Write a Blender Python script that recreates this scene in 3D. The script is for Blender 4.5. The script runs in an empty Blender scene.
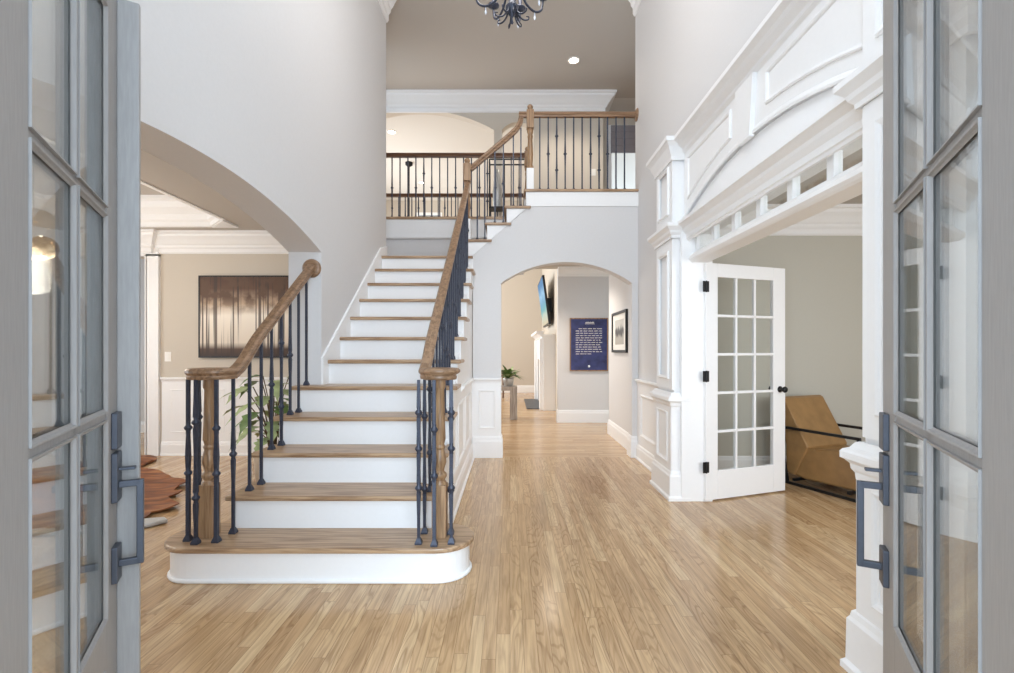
import bpy, bmesh, math, random
from mathutils import Vector, Matrix
random.seed(7)
SC = bpy.context.scene
COL = SC.collection
PI = math.pi

# ------------------------------------------------------------------ camera
cam_d = bpy.data.cameras.new('camera')
cam = bpy.data.objects.new('camera', cam_d); COL.objects.link(cam)
cam.location = (0, 0, 1.27); cam.rotation_euler = (PI/2, 0, 0)
cam_d.sensor_width = 36.0; cam_d.sensor_fit = 'HORIZONTAL'
cam_d.lens = 480.0/1014.0*36.0
cam_d.shift_x = -3.0/1014.0
cam_d.shift_y = 13.5/1014.0
cam_d.clip_start = 0.05
SC.camera = cam

# ------------------------------------------------------------------ light, exposure
SC.view_settings.view_transform = 'Standard'
SC.view_settings.look = 'None'
SC.view_settings.exposure = 1.10
SC.view_settings.gamma = 1.0
SC.view_settings.use_curve_mapping = False
SC.cycles.use_denoising = True
SC.cycles.max_bounces = 12
SC.cycles.diffuse_bounces = 7
SC.cycles.glossy_bounces = 5
SC.cycles.transparent_max_bounces = 24
SC.cycles.sample_clamp_indirect = 6.0
SC.cycles.caustics_reflective = False
SC.cycles.caustics_refractive = False

world = bpy.data.worlds.new('sky'); SC.world = world; world.use_nodes = True
wn = world.node_tree.nodes; wbg = wn['Background']
wbg.inputs[0].default_value = (0.72, 0.86, 1.0, 1); wbg.inputs[1].default_value = 1.2

def lamp(name, kind, loc, energy, color=(1, 1, 1), size=None, rot=None, portal=False, sy=None, spot=None):
    d = bpy.data.lights.new(name, kind); d.energy = energy; d.color = color
    if kind == 'AREA':
        d.shape = 'RECTANGLE'; d.size = size; d.size_y = sy or size
        if portal: d.cycles.is_portal = True
    else:
        if size: d.shadow_soft_size = size
        if spot: d.spot_size = spot; d.spot_blend = 0.6
    o = bpy.data.objects.new(name, d); COL.objects.link(o); o.location = loc
    if rot: o.rotation_euler = rot
    return o
WARM = (1.0, 0.89, 0.76)
DAY = (0.70, 0.85, 1.0)
# doorway daylight, plus fill lamps added at unseen foyer, study, dining, great room windows
lamp('unseen_window_fill', 'AREA', (-0.05, 0.50, 4.15), 20, DAY, 2.2, (math.radians(90), 0, 0), sy=2.2)
lamp('doorway_daylight', 'AREA', (-0.05, -1.7, 1.75), 110, DAY, 3.4, (math.radians(90), 0, 0), sy=2.6)
lamp('study_window_fill', 'AREA', (3.5, 0.66, 1.5), 26, (0.97, 0.98, 1.0), 1.7, (math.radians(90), 0, 0), sy=1.5)
lamp('dining_window_fill', 'AREA', (-5.9, 3.1, 1.5), 13, (1, 0.95, 0.88), 1.8, (0, math.radians(-90), 0), sy=2.4)
lamp('great_room_fill', 'AREA', (-4.0, 11.4, 2.7), 110, (0.98, 0.97, 0.95), 3.6, (0, math.radians(-90), 0), sy=4.0)

# ------------------------------------------------------------------ materials
MATS = {}
def nd(nt, t, **k):
    n = nt.nodes.new(t)
    for a, b in k.items(): setattr(n, a, b)
    return n
def srgb(r, g, b):
    f = lambda c: (c/255/12.92) if c/255 <= 0.04045 else ((c/255+0.055)/1.055)**2.4
    return (f(r), f(g), f(b), 1)
def base_mat(name, col, rough=0.5, metal=0.0, spec=0.5):
    m = bpy.data.materials.new(name); m.use_nodes = True
    b = m.node_tree.nodes['Principled BSDF']
    b.inputs['Base Color'].default_value = col; b.inputs['Roughness'].default_value = rough
    b.inputs['Metallic'].default_value = metal; b.inputs['Specular IOR Level'].default_value = spec
    MATS[name] = m
    return m, m.node_tree, b
def noisy(name, col, rough=0.5, var=0.06, scale=30.0, bump=0.0, metal=0.0, spec=0.5, stretch=(1, 1, 1)):
    m, nt, b = base_mat(name, col, rough, metal, spec)
    tc = nd(nt, 'ShaderNodeTexCoord'); mp = nd(nt, 'ShaderNodeMapping'); mp.inputs['Scale'].default_value = stretch
    nz = nd(nt, 'ShaderNodeTexNoise'); nz.inputs['Scale'].default_value = scale; nz.inputs['Detail'].default_value = 5
    nt.links.new(tc.outputs['Object'], mp.inputs[0]); nt.links.new(mp.outputs[0], nz.inputs['Vector'])
    rp = nd(nt, 'ShaderNodeValToRGB')
    rp.color_ramp.elements[0].position = 0.3; rp.color_ramp.elements[1].position = 0.7
    rp.color_ramp.elements[0].color = tuple(c*(1-var) for c in col[:3])+(1,)
    rp.color_ramp.elements[1].color = tuple(min(1, c*(1+var)) for c in col[:3])+(1,)
    nt.links.new(nz.outputs[0], rp.inputs[0]); nt.links.new(rp.outputs[0], b.inputs['Base Color'])
    if bump:
        bp = nd(nt, 'ShaderNodeBump'); bp.inputs['Strength'].default_value = bump; bp.inputs['Distance'].default_value = 0.002
        nt.links.new(nz.outputs[0], bp.inputs['Height']); nt.links.new(bp.outputs[0], b.inputs['Normal'])
    return m
def wood(name, dark, light, axis, rough=0.35, scale=1.0):
    m, nt, b = base_mat(name, light, rough)
    tc = nd(nt, 'ShaderNodeTexCoord'); mp = nd(nt, 'ShaderNodeMapping')
    s = [34*scale]*3; s[axis] = 2.2*scale; mp.inputs['Scale'].default_value = s
    nz = nd(nt, 'ShaderNodeTexNoise'); nz.inputs['Scale'].default_value = 1.6; nz.inputs['Detail'].default_value = 7; nz.inputs['Distortion'].default_value = 0.6
    nt.links.new(tc.outputs['Object'], mp.inputs[0]); nt.links.new(mp.outputs[0], nz.inputs['Vector'])
    rp = nd(nt, 'ShaderNodeValToRGB')
    rp.color_ramp.elements[0].position = 0.36; rp.color_ramp.elements[1].position = 0.60
    rp.color_ramp.elements[0].color = dark; rp.color_ramp.elements[1].color = light
    nt.links.new(nz.outputs[0], rp.inputs[0]); nt.links.new(rp.outputs[0], b.inputs['Base Color'])
    return m
def plank_floor(name, along):        # oak strips; along = 1 runs to +Y, 0 runs to +X
    m, nt, b = base_mat(name, srgb(200, 165, 125), 0.19, spec=0.5)
    L = nt.links.new
    tc = nd(nt, 'ShaderNodeTexCoord'); sp = nd(nt, 'ShaderNodeSeparateXYZ'); L(tc.outputs['Object'], sp.inputs[0])
    a_out, b_out = (sp.outputs[0], sp.outputs[1]) if along == 1 else (sp.outputs[1], sp.outputs[0])
    def mth(op, x, y=None):
        n = nd(nt, 'ShaderNodeMath', operation=op)
        for i, v in enumerate((x, y)):
            if v is None: continue
            if isinstance(v, (int, float)): n.inputs[i].default_value = v
            else: L(v, n.inputs[i])
        return n.outputs[0]
    a = mth('DIVIDE', a_out, 0.0585); row = mth('FLOOR', a)
    w1 = nd(nt, 'ShaderNodeTexWhiteNoise', noise_dimensions='1D'); L(row, w1.inputs['W'])
    bb = mth('ADD', mth('DIVIDE', b_out, 0.85), mth('MULTIPLY', w1.outputs[0], 9.0)); idn = mth('FLOOR', bb)
    cb = nd(nt, 'ShaderNodeCombineXYZ'); L(row, cb.inputs[0]); L(idn, cb.inputs[1])
    w2 = nd(nt, 'ShaderNodeTexWhiteNoise', noise_dimensions='2D'); L(cb.outputs[0], w2.inputs['Vector'])
    rp = nd(nt, 'ShaderNodeValToRGB'); cr = rp.color_ramp
    cr.elements[0].position = 0; cr.elements[0].color = srgb(*FLOOR_TONES[0])
    cr.elements[1].position = 1; cr.elements[1].color = srgb(*FLOOR_TONES[2])
    e = cr.elements.new(0.5); e.color = srgb(*FLOOR_TONES[1])
    L(w2.outputs[0], rp.inputs[0])
    gv = nd(nt, 'ShaderNodeCombineXYZ'); L(mth('MULTIPLY', a, 2.6), gv.inputs[0]); L(mth('MULTIPLY', b_out, 2.2), gv.inputs[1]); L(mth('MULTIPLY', w2.outputs[0], 40.0), gv.inputs[2])
    nz = nd(nt, 'ShaderNodeTexNoise'); nz.inputs['Scale'].default_value = 1.5; nz.inputs['Detail'].default_value = 6; nz.inputs['Distortion'].default_value = 0.8
    L(gv.outputs[0], nz.inputs['Vector'])
    gr = nd(nt, 'ShaderNodeValToRGB'); gr.color_ramp.elements[0].position = 0.3; gr.color_ramp.elements[1].position = 0.62
    gr.color_ramp.elements[0].color = (0.70, 0.66, 0.62, 1); gr.color_ramp.elements[1].color = (1.04, 1.03, 1.02, 1)
    L(nz.outputs[0], gr.inputs[0])
    cv = nd(nt, 'ShaderNodeCombineXYZ'); L(mth('MULTIPLY', a, 0.55), cv.inputs[0]); L(mth('MULTIPLY', b_out, 1.5), cv.inputs[1]); L(mth('MULTIPLY', w2.outputs[0], 60.0), cv.inputs[2])
    cn = nd(nt, 'ShaderNodeTexNoise'); cn.inputs['Scale'].default_value = 1.0; cn.inputs['Detail'].default_value = 1.5; L(cv.outputs[0], cn.inputs['Vector'])
    cs = mth('SINE', mth('MULTIPLY', cn.outputs[0], 95.0))                 # contour lines: cathedral grain
    cg = nd(nt, 'ShaderNodeValToRGB'); cg.color_ramp.elements[0].position = 0.25; cg.color_ramp.elements[1].position = 0.95
    cg.color_ramp.elements[0].color = (1, 1, 1, 1); cg.color_ramp.elements[1].color = (0.74, 0.69, 0.64, 1); L(cs, cg.inputs[0])
    m0 = nd(nt, 'ShaderNodeMix', data_type='RGBA', blend_type='MULTIPLY'); L(w1.outputs[0], m0.inputs[0]); L(gr.outputs[0], m0.inputs[6]); L(cg.outputs[0], m0.inputs[7])
    mx = nd(nt, 'ShaderNodeMix', data_type='RGBA', blend_type='MULTIPLY'); mx.inputs[0].default_value = 1
    L(rp.outputs[0], mx.inputs[6]); L(m0.outputs[2], mx.inputs[7])
    fa = mth('FRACT', a); ga = mth('LESS_THAN', mth('MINIMUM', fa, mth('SUBTRACT', 1.0, fa)), 0.022)
    fb = mth('FRACT', bb); gb = mth('LESS_THAN', mth('MINIMUM', fb, mth('SUBTRACT', 1.0, fb)), 0.0014)
    gap = mth('MAXIMUM', ga, gb)
    m2 = nd(nt, 'ShaderNodeMix', data_type='RGBA', blend_type='MIX'); L(mth('MULTIPLY', gap, 0.55), m2.inputs[0])
    L(mx.outputs[2], m2.inputs[6]); m2.inputs[7].default_value = srgb(105, 78, 52)
    L(m2.outputs[2], b.inputs['Base Color'])
    return m
def glass(name, tint=(1, 1, 1, 1)):
    m = bpy.data.materials.new(name); m.use_nodes = True; nt = m.node_tree; nt.nodes.clear(); L = nt.links.new
    out = nd(nt, 'ShaderNodeOutputMaterial'); mix = nd(nt, 'ShaderNodeMixShader')
    tr = nd(nt, 'ShaderNodeBsdfTransparent'); tr.inputs[0].default_value = tint
    gl = nd(nt, 'ShaderNodeBsdfGlossy'); gl.inputs['Roughness'].default_value = 0.0
    ge = nd(nt, 'ShaderNodeNewGeometry'); mp = nd(nt, 'ShaderNodeMapRange')
    mp.inputs[3].default_value = 1.5; mp.inputs[4].default_value = 1/1.5
    L(ge.outputs['Backfacing'], mp.inputs[0])
    fr = nd(nt, 'ShaderNodeFresnel'); L(mp.outputs[0], fr.inputs['IOR'])
    L(fr.outputs[0], mix.inputs[0]); L(tr.outputs[0], mix.inputs[1]); L(gl.outputs[0], mix.inputs[2]); L(mix.outputs[0], out.inputs[0])
    MATS[name] = m
    return m
def emit(name, col, s):
    m = bpy.data.materials.new(name); m.use_nodes = True; nt = m.node_tree; nt.nodes.clear()
    out = nd(nt, 'ShaderNodeOutputMaterial'); e = nd(nt, 'ShaderNodeEmission')
    e.inputs[0].default_value = col; e.inputs[1].default_value = s
    nt.links.new(e.outputs[0], out.inputs[0]); MATS[name] = m
    return m

FLOOR_TONES = [(189, 156, 117), (203, 171, 131), (214, 186, 147)]
M_FLOOR = plank_floor('oak_strip_floor', 1)
M_FLOORX = plank_floor('oak_strip_floor_across', 0)
M_WALL = noisy('daylit_wall_paint', srgb(219, 218, 218), 0.7, 0.012, 60, spec=0.2)  # greige house paint, its colour lightened and cooled for daylight
M_GREIGE = noisy('greige_paint', srgb(206, 197, 184), 0.7, 0.012, 60, spec=0.2)
M_STUDY = noisy('dim_wall_paint', srgb(196, 193, 182), 0.7, 0.012, 60, spec=0.2)  # same house paint, darkened for the study's dim light
M_WHITE = noisy('white_trim_paint', srgb(243, 243, 243), 0.42, 0.008, 40, spec=0.35)
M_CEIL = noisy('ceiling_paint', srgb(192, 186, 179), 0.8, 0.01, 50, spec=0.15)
M_CEIL_LIT = noisy('lit_ceiling_paint', srgb(214, 210, 204), 0.8, 0.01, 50, spec=0.15)  # lighter copy of the ceiling paint, standing for brighter great room light
M_TREAD = wood('oak_tread', srgb(140, 110, 82), srgb(188, 158, 126), 0, 0.32)
M_RAILX = wood('oak_rail_x', srgb(118, 90, 66), srgb(156, 124, 96), 0, 0.35)
M_RAILY = wood('oak_rail_y', srgb(118, 90, 66), srgb(156, 124, 96), 1, 0.35)
M_NEWEL = wood('oak_newel', srgb(128, 98, 70), srgb(172, 138, 104), 2, 0.35)
M_DARKRAIL = wood('dark_rail', srgb(78, 50, 34), srgb(112, 78, 54), 0, 0.4)
M_IRON = noisy('wrought_iron', srgb(56, 60, 74), 0.42, 0.2, 80, bump=0.15, metal=0.25)
M_HARD = noisy('gunmetal', srgb(84, 88, 98), 0.42, 0.06, 60, metal=0.6)
M_BLACK = noisy('black_metal', srgb(28, 28, 30), 0.4, 0.1, 60, metal=0.3)
M_DOOR = noisy('grey_stained_door', srgb(156, 154, 153), 0.5, 0.07, 26, bump=0.12, stretch=(6, 6, 0.6))
M_GLASS = glass('clear_glass', (0.975, 0.985, 0.98, 1))
M_LEATHER = noisy('tan_leather', srgb(158, 122, 78), 0.38, 0.14, 9, bump=0.08)
M_POT = noisy('stone_pot', srgb(190, 176, 158), 0.7, 0.08, 30)
M_POTW = noisy('silver_pot', srgb(190, 190, 188), 0.35, 0.06, 30, metal=0.4)
M_SOIL = noisy('soil', srgb(60, 46, 36), 0.95, 0.3, 90)
M_LEAF = noisy('leaf_green', srgb(104, 132, 78), 0.45, 0.35, 14)
M_LEAF2 = noisy('leaf_pale', srgb(172, 188, 138), 0.5, 0.3, 10)
M_STEM = noisy('stem_brown', srgb(96, 78, 52), 0.7, 0.2, 40)
M_GREYWOOD = wood('weathered_grey_wood', srgb(140, 130, 122), srgb(182, 172, 162), 2, 0.6)
M_SLATE = noisy('slate_hearth', srgb(88, 90, 94), 0.5, 0.2, 14)
M_SHADE = noisy('linen_shade', srgb(232, 214, 182), 0.8, 0.03, 90)
M_PLASTIC = noisy('white_plastic', srgb(240, 238, 232), 0.4, 0.01, 30)
M_CONC = noisy('porch_stone', srgb(176, 168, 158), 0.85, 0.12, 12)
M_CAN = emit('lit_lamp', (1.0, 0.86, 0.66, 1), 9)
M_BULB = emit('lit_bulb', (1.0, 0.86, 0.68, 1), 2.5)
M_CRYSTAL = noisy('crystal', srgb(215, 220, 230), 0.08, 0.03, 30, spec=0.9)
M_CAPIZ = noisy('shell_disc', srgb(238, 220, 192), 0.3, 0.08, 30)
M_ROMAN = noisy('grey_fabric', srgb(150, 144, 148), 0.9, 0.06, 60)

# ------------------------------------------------------------------ mesh builder
class MB:
    def __init__(s): s.v = []; s.f = []; s.sm = []
    def add(s, vs, fs, smooth=False):
        n = len(s.v); s.v += [tuple(p) for p in vs]
        for f in fs: s.f.append([i+n for i in f]); s.sm.append(smooth)
        return s
    def box(s, x0, x1, y0, y1, z0, z1):
        return s.add([(x0,y0,z0),(x1,y0,z0),(x1,y1,z0),(x0,y1,z0),(x0,y0,z1),(x1,y0,z1),(x1,y1,z1),(x0,y1,z1)],
            [(3,2,1,0),(4,5,6,7),(0,1,5,4),(1,2,6,5),(2,3,7,6),(3,0,4,7)])
    def prism(s, poly, a, b, axis):          # poly in the two other axes (cyclic order for x: (y,z); y: (x,z); z: (x,y))
        def P(p, w):
            return (w, p[0], p[1]) if axis == 'x' else ((p[0], w, p[1]) if axis == 'y' else (p[0], p[1], w))
        n = len(poly)
        return s.add([P(p, a) for p in poly]+[P(p, b) for p in poly],
            [list(range(n))[::-1], list(range(n, 2*n))]+[(i, (i+1) % n, n+(i+1) % n, n+i) for i in range(n)])
    def lathe(s, prof, c=(0, 0, 0), n=20, axis='z', smooth=True):
        vs = []; fs = []
        for r, h in prof:
            for k in range(n):
                a = 2*PI*k/n; p = (r*math.cos(a), r*math.sin(a), h)
                if axis == 'x': p = (p[2], p[0], p[1])
                if axis == 'y': p = (p[1], p[2], p[0])
                vs.append((c[0]+p[0], c[1]+p[1], c[2]+p[2]))
        for j in range(len(prof)-1):
            for k in range(n):
                fs.append((j*n+k, j*n+(k+1) % n, (j+1)*n+(k+1) % n, (j+1)*n+k))
        s.add(vs, fs, smooth)
        m = len(prof)-1
        return s.add(vs[:n]+vs[m*n:], [list(range(n))[::-1], list(range(n, 2*n))])
    def tube(s, pts, r, n=8, smooth=True):
        return s.rail(pts, [((r if not callable(r) else 1)*math.cos(2*PI*k/n), (r if not callable(r) else 1)*math.sin(2*PI*k/n)) for k in range(n)], smooth, r if callable(r) else None)
    def rail(s, pts, prof, smooth=False, scale=None):   # prof (side, up) swept along a 3D path
        pts = [Vector(p) for p in pts]; rings = []; S = None
        for i, p in enumerate(pts):
            t = (pts[min(i+1, len(pts)-1)]-pts[max(i-1, 0)]).normalized()
            q = t.cross(Vector((0, 0, 1)))
            if q.length > 0.12: S2 = q.normalized()
            elif S is not None: S2 = (S-t*S.dot(t)).normalized()
            else: S2 = t.cross(Vector((0, 1, 0))); S2 = S2.normalized() if S2.length > 1e-3 else Vector((1, 0, 0))
            if S is not None and S2.dot(S) < 0: S2 = -S2
            S = S2; U = S.cross(t)
            k = scale(i/(len(pts)-1)) if scale else 1
            rings.append([p+S*a*k+U*b*k for a, b in prof])
        n = len(prof); vs = [v for r in rings for v in r]; m = len(rings)
        fs = [(j*n+k, j*n+(k+1) % n, (j+1)*n+(k+1) % n, (j+1)*n+k) for j in range(m-1) for k in range(n)]
        s.add(vs, fs, smooth)
        return s.add(list(rings[0])+list(rings[-1]), [list(range(n))[::-1], list(range(n, 2*n))])
    def sweep(s, path, prof, closed=False, mp=None):    # prof (out to the LEFT of travel, height); mitred corners
        mp = mp or (lambda u, v, h: (u, v, h)); n = len(path); P = [Vector(p) for p in path]; rings = []
        for i in range(n):
            a = P[i-1] if (i > 0 or closed) else None; b = P[(i+1) % n] if (i < n-1 or closed) else None
            t1 = (P[i]-a).normalized() if a is not None else None; t2 = (b-P[i]).normalized() if b is not None else None
            n1 = Vector((-t1.y, t1.x)) if t1 else None; n2 = Vector((-t2.y, t2.x)) if t2 else None
            if n1 is None: m = n2
            elif n2 is None: m = n1
            else: m = (n1+n2)/(1+n1.dot(n2))
            rings.append([mp(P[i].x+m.x*o, P[i].y+m.y*o, h) for o, h in prof])
        k = len(prof); vs = [v for r in rings for v in r]; R = n if closed else n-1
        fs = [(j*k+q, j*k+(q+1) % k, ((j+1) % n)*k+(q+1) % k, ((j+1) % n)*k+q) for j in range(R) for q in range(k)]
        s.add(vs, fs)
        if not closed: s.add(rings[0]+rings[-1], [list(range(k))[::-1], list(range(k, 2*k))])
        return s
    def ball(s, c, r, n=10, m=7, sc=(1, 1, 1)):
        prof = [(max(1e-4, math.sin(PI*j/m)), -math.cos(PI*j/m)) for j in range(m+1)]
        vs = [(c[0]+r*sc[0]*a*math.cos(2*PI*k/n), c[1]+r*sc[1]*a*math.sin(2*PI*k/n), c[2]+r*sc[2]*h) for a, h in prof for k in range(n)]
        return s.add(vs, [(j*n+k, j*n+(k+1) % n, (j+1)*n+(k+1) % n, (j+1)*n+k) for j in range(m) for k in range(n)], True)
    def mesh(s, name, mat, off=(0, 0, 0)):
        me = bpy.data.meshes.new(name)
        me.from_pydata([(v[0]-off[0], v[1]-off[1], v[2]-off[2]) for v in s.v], [], s.f)
        for p, q in zip(me.polygons, s.sm): p.use_smooth = q
        bm = bmesh.new(); bm.from_mesh(me); bmesh.ops.recalc_face_normals(bm, faces=bm.faces); bm.to_mesh(me); bm.free()
        me.materials.append(mat)
        return me

def tag(o, label=None, cat=None, group=None, kind=None):
    if label: o['label'] = label
    if cat: o['category'] = cat
    if group: o['group'] = group
    if kind: o['kind'] = kind
    return o
def thing(name, loc, label, cat, group=None, rz=0, kind=None):
    o = bpy.data.objects.new(name, None); o.empty_display_size = 0.1; COL.objects.link(o)
    o.location = loc; o.rotation_euler = (0, 0, rz)
    return tag(o, label, cat, group, kind)
def root_of(o):
    off = Vector((0, 0, 0))
    while o is not None: off += o.location; o = o.parent
    return off
def part(name, mb, mat, parent=None, bevel=0, local=False, seg=2):
    """one mesh object; vertices given in world space unless local (parents unrotated)."""
    off = (0, 0, 0) if (local or parent is None) else root_of(parent)
    o = bpy.data.objects.new(name, mb.mesh(name, mat, off)); COL.objects.link(o)
    if parent is not None: o.parent = parent
    if bevel:
        b = o.modifiers.new('bevel', 'BEVEL'); b.width = bevel; b.segments = seg; b.limit_method = 'ANGLE'; b.angle_limit = math.radians(40)
    return o
def single(name, mb, mat, label, cat, group=None, bevel=0, kind=None, origin=None):
    o = bpy.data.objects.new(name, mb.mesh(name, mat, origin or (0, 0, 0))); COL.objects.link(o)
    if origin: o.location = origin
    if bevel:
        b = o.modifiers.new('bevel', 'BEVEL'); b.width = bevel; b.segments = 2; b.limit_method = 'ANGLE'; b.angle_limit = math.radians(40)
    return tag(o, label, cat, group, kind)
def struct(name, mb, mat, label, cat=None):
    return single(name, mb, mat, label, cat or name.split('_')[0], kind='structure')

def on_x(c, sgn):   # wall plane X = c facing sgn*X : u = Y, v = Z
    return lambda u, v, h: (c+sgn*h, u, v)
def on_y(c, sgn):   # wall plane Y = c facing sgn*Y : u = X, v = Z
    return lambda u, v, h: (u, c+sgn*h, v)
def panel(mb, mp, u0, v0, u1, v1, w=0.035, t=0.016):
    prof = [(0, -0.004), (0, t*0.6), (w*0.25, t), (w*0.6, t*0.75), (w*0.75, t*0.45), (w, t*0.35), (w, -0.004)]
    return mb.sweep([(u0, v0), (u1, v0), (u1, v1), (u0, v1)], prof, True, mp)
def ring(mb, mp, outer, inner, h0, h1):      # flat rectangular frame with thickness
    (a0, b0, a1, b1), (c0, d0, c1, d1) = outer, inner
    for (p, q, r, s) in ((a0, b0, a1, d0), (a0, d1, a1, b1), (a0, d0, c0, d1), (c1, d0, a1, d1)):
        vs = [mp(u, v, h) for h in (h0, h1) for (u, v) in ((p, q), (r, q), (r, s), (p, s))]
        mb.add(vs, [(3,2,1,0),(4,5,6,7),(0,1,5,4),(1,2,6,5),(2,3,7,6),(3,0,4,7)])
    return mb
BASE_P = [(-0.003, 0), (0.020, 0), (0.020, 0.125), (0.014, 0.140), (0.012, 0.155), (0.004, 0.168), (-0.003, 0.168)]
SHOE_P = [(-0.003, 0), (0.034, 0), (0.034, 0.012), (0.026, 0.022), (0.020, 0.024), (0.020, 0.125), (0.014, 0.140), (0.012, 0.155), (0.004, 0.168), (-0.003, 0.168)]
CHAIR_P = [(-0.003, -0.045), (0.010, -0.045), (0.014, -0.030), (0.024, -0.016), (0.034, -0.010), (0.034, 0.006), (0.026, 0.012), (-0.003, 0.012)]
def crown_p(h, d):
    return [(-0.003, 0.0), (d, 0.0), (d, -h*0.10), (d*0.86, -h*0.14), (d*0.82, -h*0.24), (d*0.60, -h*0.38), (d*0.42, -h*0.55), (d*0.30, -h*0.62), (d*0.28, -h*0.70), (d*0.16, -h*0.78), (d*0.16, -h*0.93), (d*0.08, -h), (-0.003, -h)]
def at_z(prof, z): return [(o, h+z) for o, h in prof]
def arc(c, half, zs, rise, n=28, start=-1):   # springing to springing, increasing u
    R = (half*half+rise*rise)/(2*rise); zc = zs+rise-R
    a0 = math.asin(half/R)
    return [(c+R*math.sin(-a0+2*a0*i/n), zc+R*math.cos(-a0+2*a0*i/n)) for i in range(n+1)]

XL, XR = -1.525, 1.515          # foyer wall planes
YB = 5.68                       # wall with the hall arch
CEIL = 5.72
R_ = 0.198; RUN = 0.276; D0 = 2.615   # stair riser height, run, face of first riser
UP = 16*R_                      # upper floor 3.168
def riser_y(k): return D0+(k-1)*RUN
def nosing(y): return R_*(1+(y-2.59)/RUN)

# ================================================================== SETTING
struct('floor', MB().box(-7.2, 6, 0.45, 5.70, -0.05, 0), M_FLOOR, 'honey oak strip floor of the entrance foyer', 'floor')
struct('floor_hall', MB().box(-7.2, 6, 5.70, 14.6, -0.05, 0), M_FLOORX, 'oak strip floor of the hall beyond the arch', 'floor')
struct('floor_porch', MB().box(-5, 5, -6, 0.45, -0.06, -0.02), M_CONC, 'stone porch floor outside the entry doors', 'floor')
struct('ceiling_great', MB().box(-5.6, 4.5, 8.48, 14.6, CEIL, CEIL+0.1), M_CEIL_LIT, 'great room ceiling, coloured lighter for the brighter light there', 'ceiling')
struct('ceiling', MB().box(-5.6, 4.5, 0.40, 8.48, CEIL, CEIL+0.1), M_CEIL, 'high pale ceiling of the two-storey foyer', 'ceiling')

# left wall with the wide dining arch
ARCL = arc(2.55, 1.33, 2.06, 0.19)
poly = [(0.5, 0), (1.22, 0)]+ARCL+[(3.88, 0), (5.91, 0), (5.91, CEIL), (0.5, CEIL)]
struct('wall_left', MB().prism(poly, XL, XL-0.265, 'x'), M_WALL, 'foyer wall, coloured for cool daylight, pierced by the wide dining room arch', 'wall')
# right wall with the study opening
poly = [(0.5, 0), (1.93, 0), (1.93, 2.26), (4.04, 2.26), (4.04, 0), (5.80, 0), (5.80, CEIL), (0.5, CEIL)]
struct('wall_right', MB().prism(poly, XR, XR+0.165, 'x'), M_WALL, 'foyer wall, coloured for cool daylight, with the cased study opening', 'wall')
# front wall: doorway + unseen openings added above it and in the study for light
mb = MB()
for b in ((-5.0, -0.80, 0, CEIL), (0.72, 2.6, 0, CEIL), (4.4, 5.0, 0, CEIL), (2.6, 4.4, 0, 0.7), (2.6, 4.4, 2.3, CEIL), (-0.80, 0.72, 2.40, 3.0), (-0.80, 0.72, 5.2, CEIL)):
    mb.box(b[0], b[1], 0.42, 0.58, b[2], b[3])
struct('wall_front', mb, M_WALL, 'front wall around the entry doorway', 'wall')
# back wall with the hall arch, its top stepped under the upper flight
UX = {13: -0.495, 14: -0.27, 15: -0.04, 16: 0.19}
ARCB = arc(0.669, 0.775, 2.063, 0.248)
poly = [(-0.44, 0), (-0.106, 0)]+ARCB+[(1.444, 0), (XR, 0), (XR, UP-0.03), (UX[16], UP-0.03), (UX[16], 15*R_-0.03), (UX[15], 15*R_-0.03), (UX[15], 14*R_-0.03), (UX[14], 14*R_-0.03), (UX[14], 13*R_-0.03), (-0.44, 13*R_-0.03)]
struct('wall_back', MB().prism(poly, YB, YB+0.17, 'y'), M_WALL, 'pale wall with the segmental arch into the hall below the balcony', 'wall')
# wall under the open side of the stair
poly = [(2.90, 0), (YB+0.1, 0), (YB+0.1, 2.30)]+[(riser_y(12)+0.02, 2.30), (2.90, 0.22)]
struct('wall_stair', MB().prism(poly, -0.45, -0.56, 'x'), M_WHITE, 'white panelled wall below the open side of the stair', 'wall')
# hall, landing closet, great room
struct('wall_hall_right', MB().box(1.505, 1.68, 5.81, 7.30, 0, 2.75), M_WALL, 'short hall wall holding the black framed picture', 'wall')
struct('wall_hall_left', MB().box(-0.56, -0.46, 5.86, 6.95, 0, 2.30), M_GREIGE, 'wall below the stair landing', 'wall')
struct('wall_hall_back', MB().box(0.842, 3.2, 8.42, 8.58, 0, 2.75), M_WALL, 'hall end wall holding the navy text sign', 'wall')
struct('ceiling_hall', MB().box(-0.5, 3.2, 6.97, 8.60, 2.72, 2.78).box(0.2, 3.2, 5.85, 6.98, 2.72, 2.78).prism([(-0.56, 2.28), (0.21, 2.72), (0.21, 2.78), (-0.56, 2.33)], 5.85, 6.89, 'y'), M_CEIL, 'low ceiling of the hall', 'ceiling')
struct('wall_great_right', MB().box(0.95, 1.1, 8.58, 14.4, 0, CEIL), M_GREIGE, 'great room wall behind the fireplace', 'wall')
mb = MB()
for b in ((-5.4, -2.72, 0, CEIL), (-2.10, 1.1, 0, CEIL), (-2.72, -2.10, 0, 0.7), (-2.72, -2.10, 5.28, CEIL)):
    mb.box(b[0], b[1], 14.3, 14.45, b[2], b[3])
struct('wall_great_back', mb, M_GREIGE, 'tall far wall of the great room', 'wall')
mb = MB()
for b in ((8.60, 9.6, 0, CEIL), (13.2, 14.4, 0, CEIL), (9.6, 13.2, 0, 0.7), (9.6, 13.2, 4.7, CEIL)):
    mb.box(-5.4, -5.25, b[0], b[1], b[2], b[3])
struct('wall_great_left', mb, M_GREIGE, 'great room side wall with an unseen opening added for daylight', 'wall')
mb = MB(); ring(mb, on_y(14.3, -1), (-2.80, 0.62, -2.02, 5.36), (-2.72, 0.7, -2.10, 5.28), -0.10, 0.03)
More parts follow.
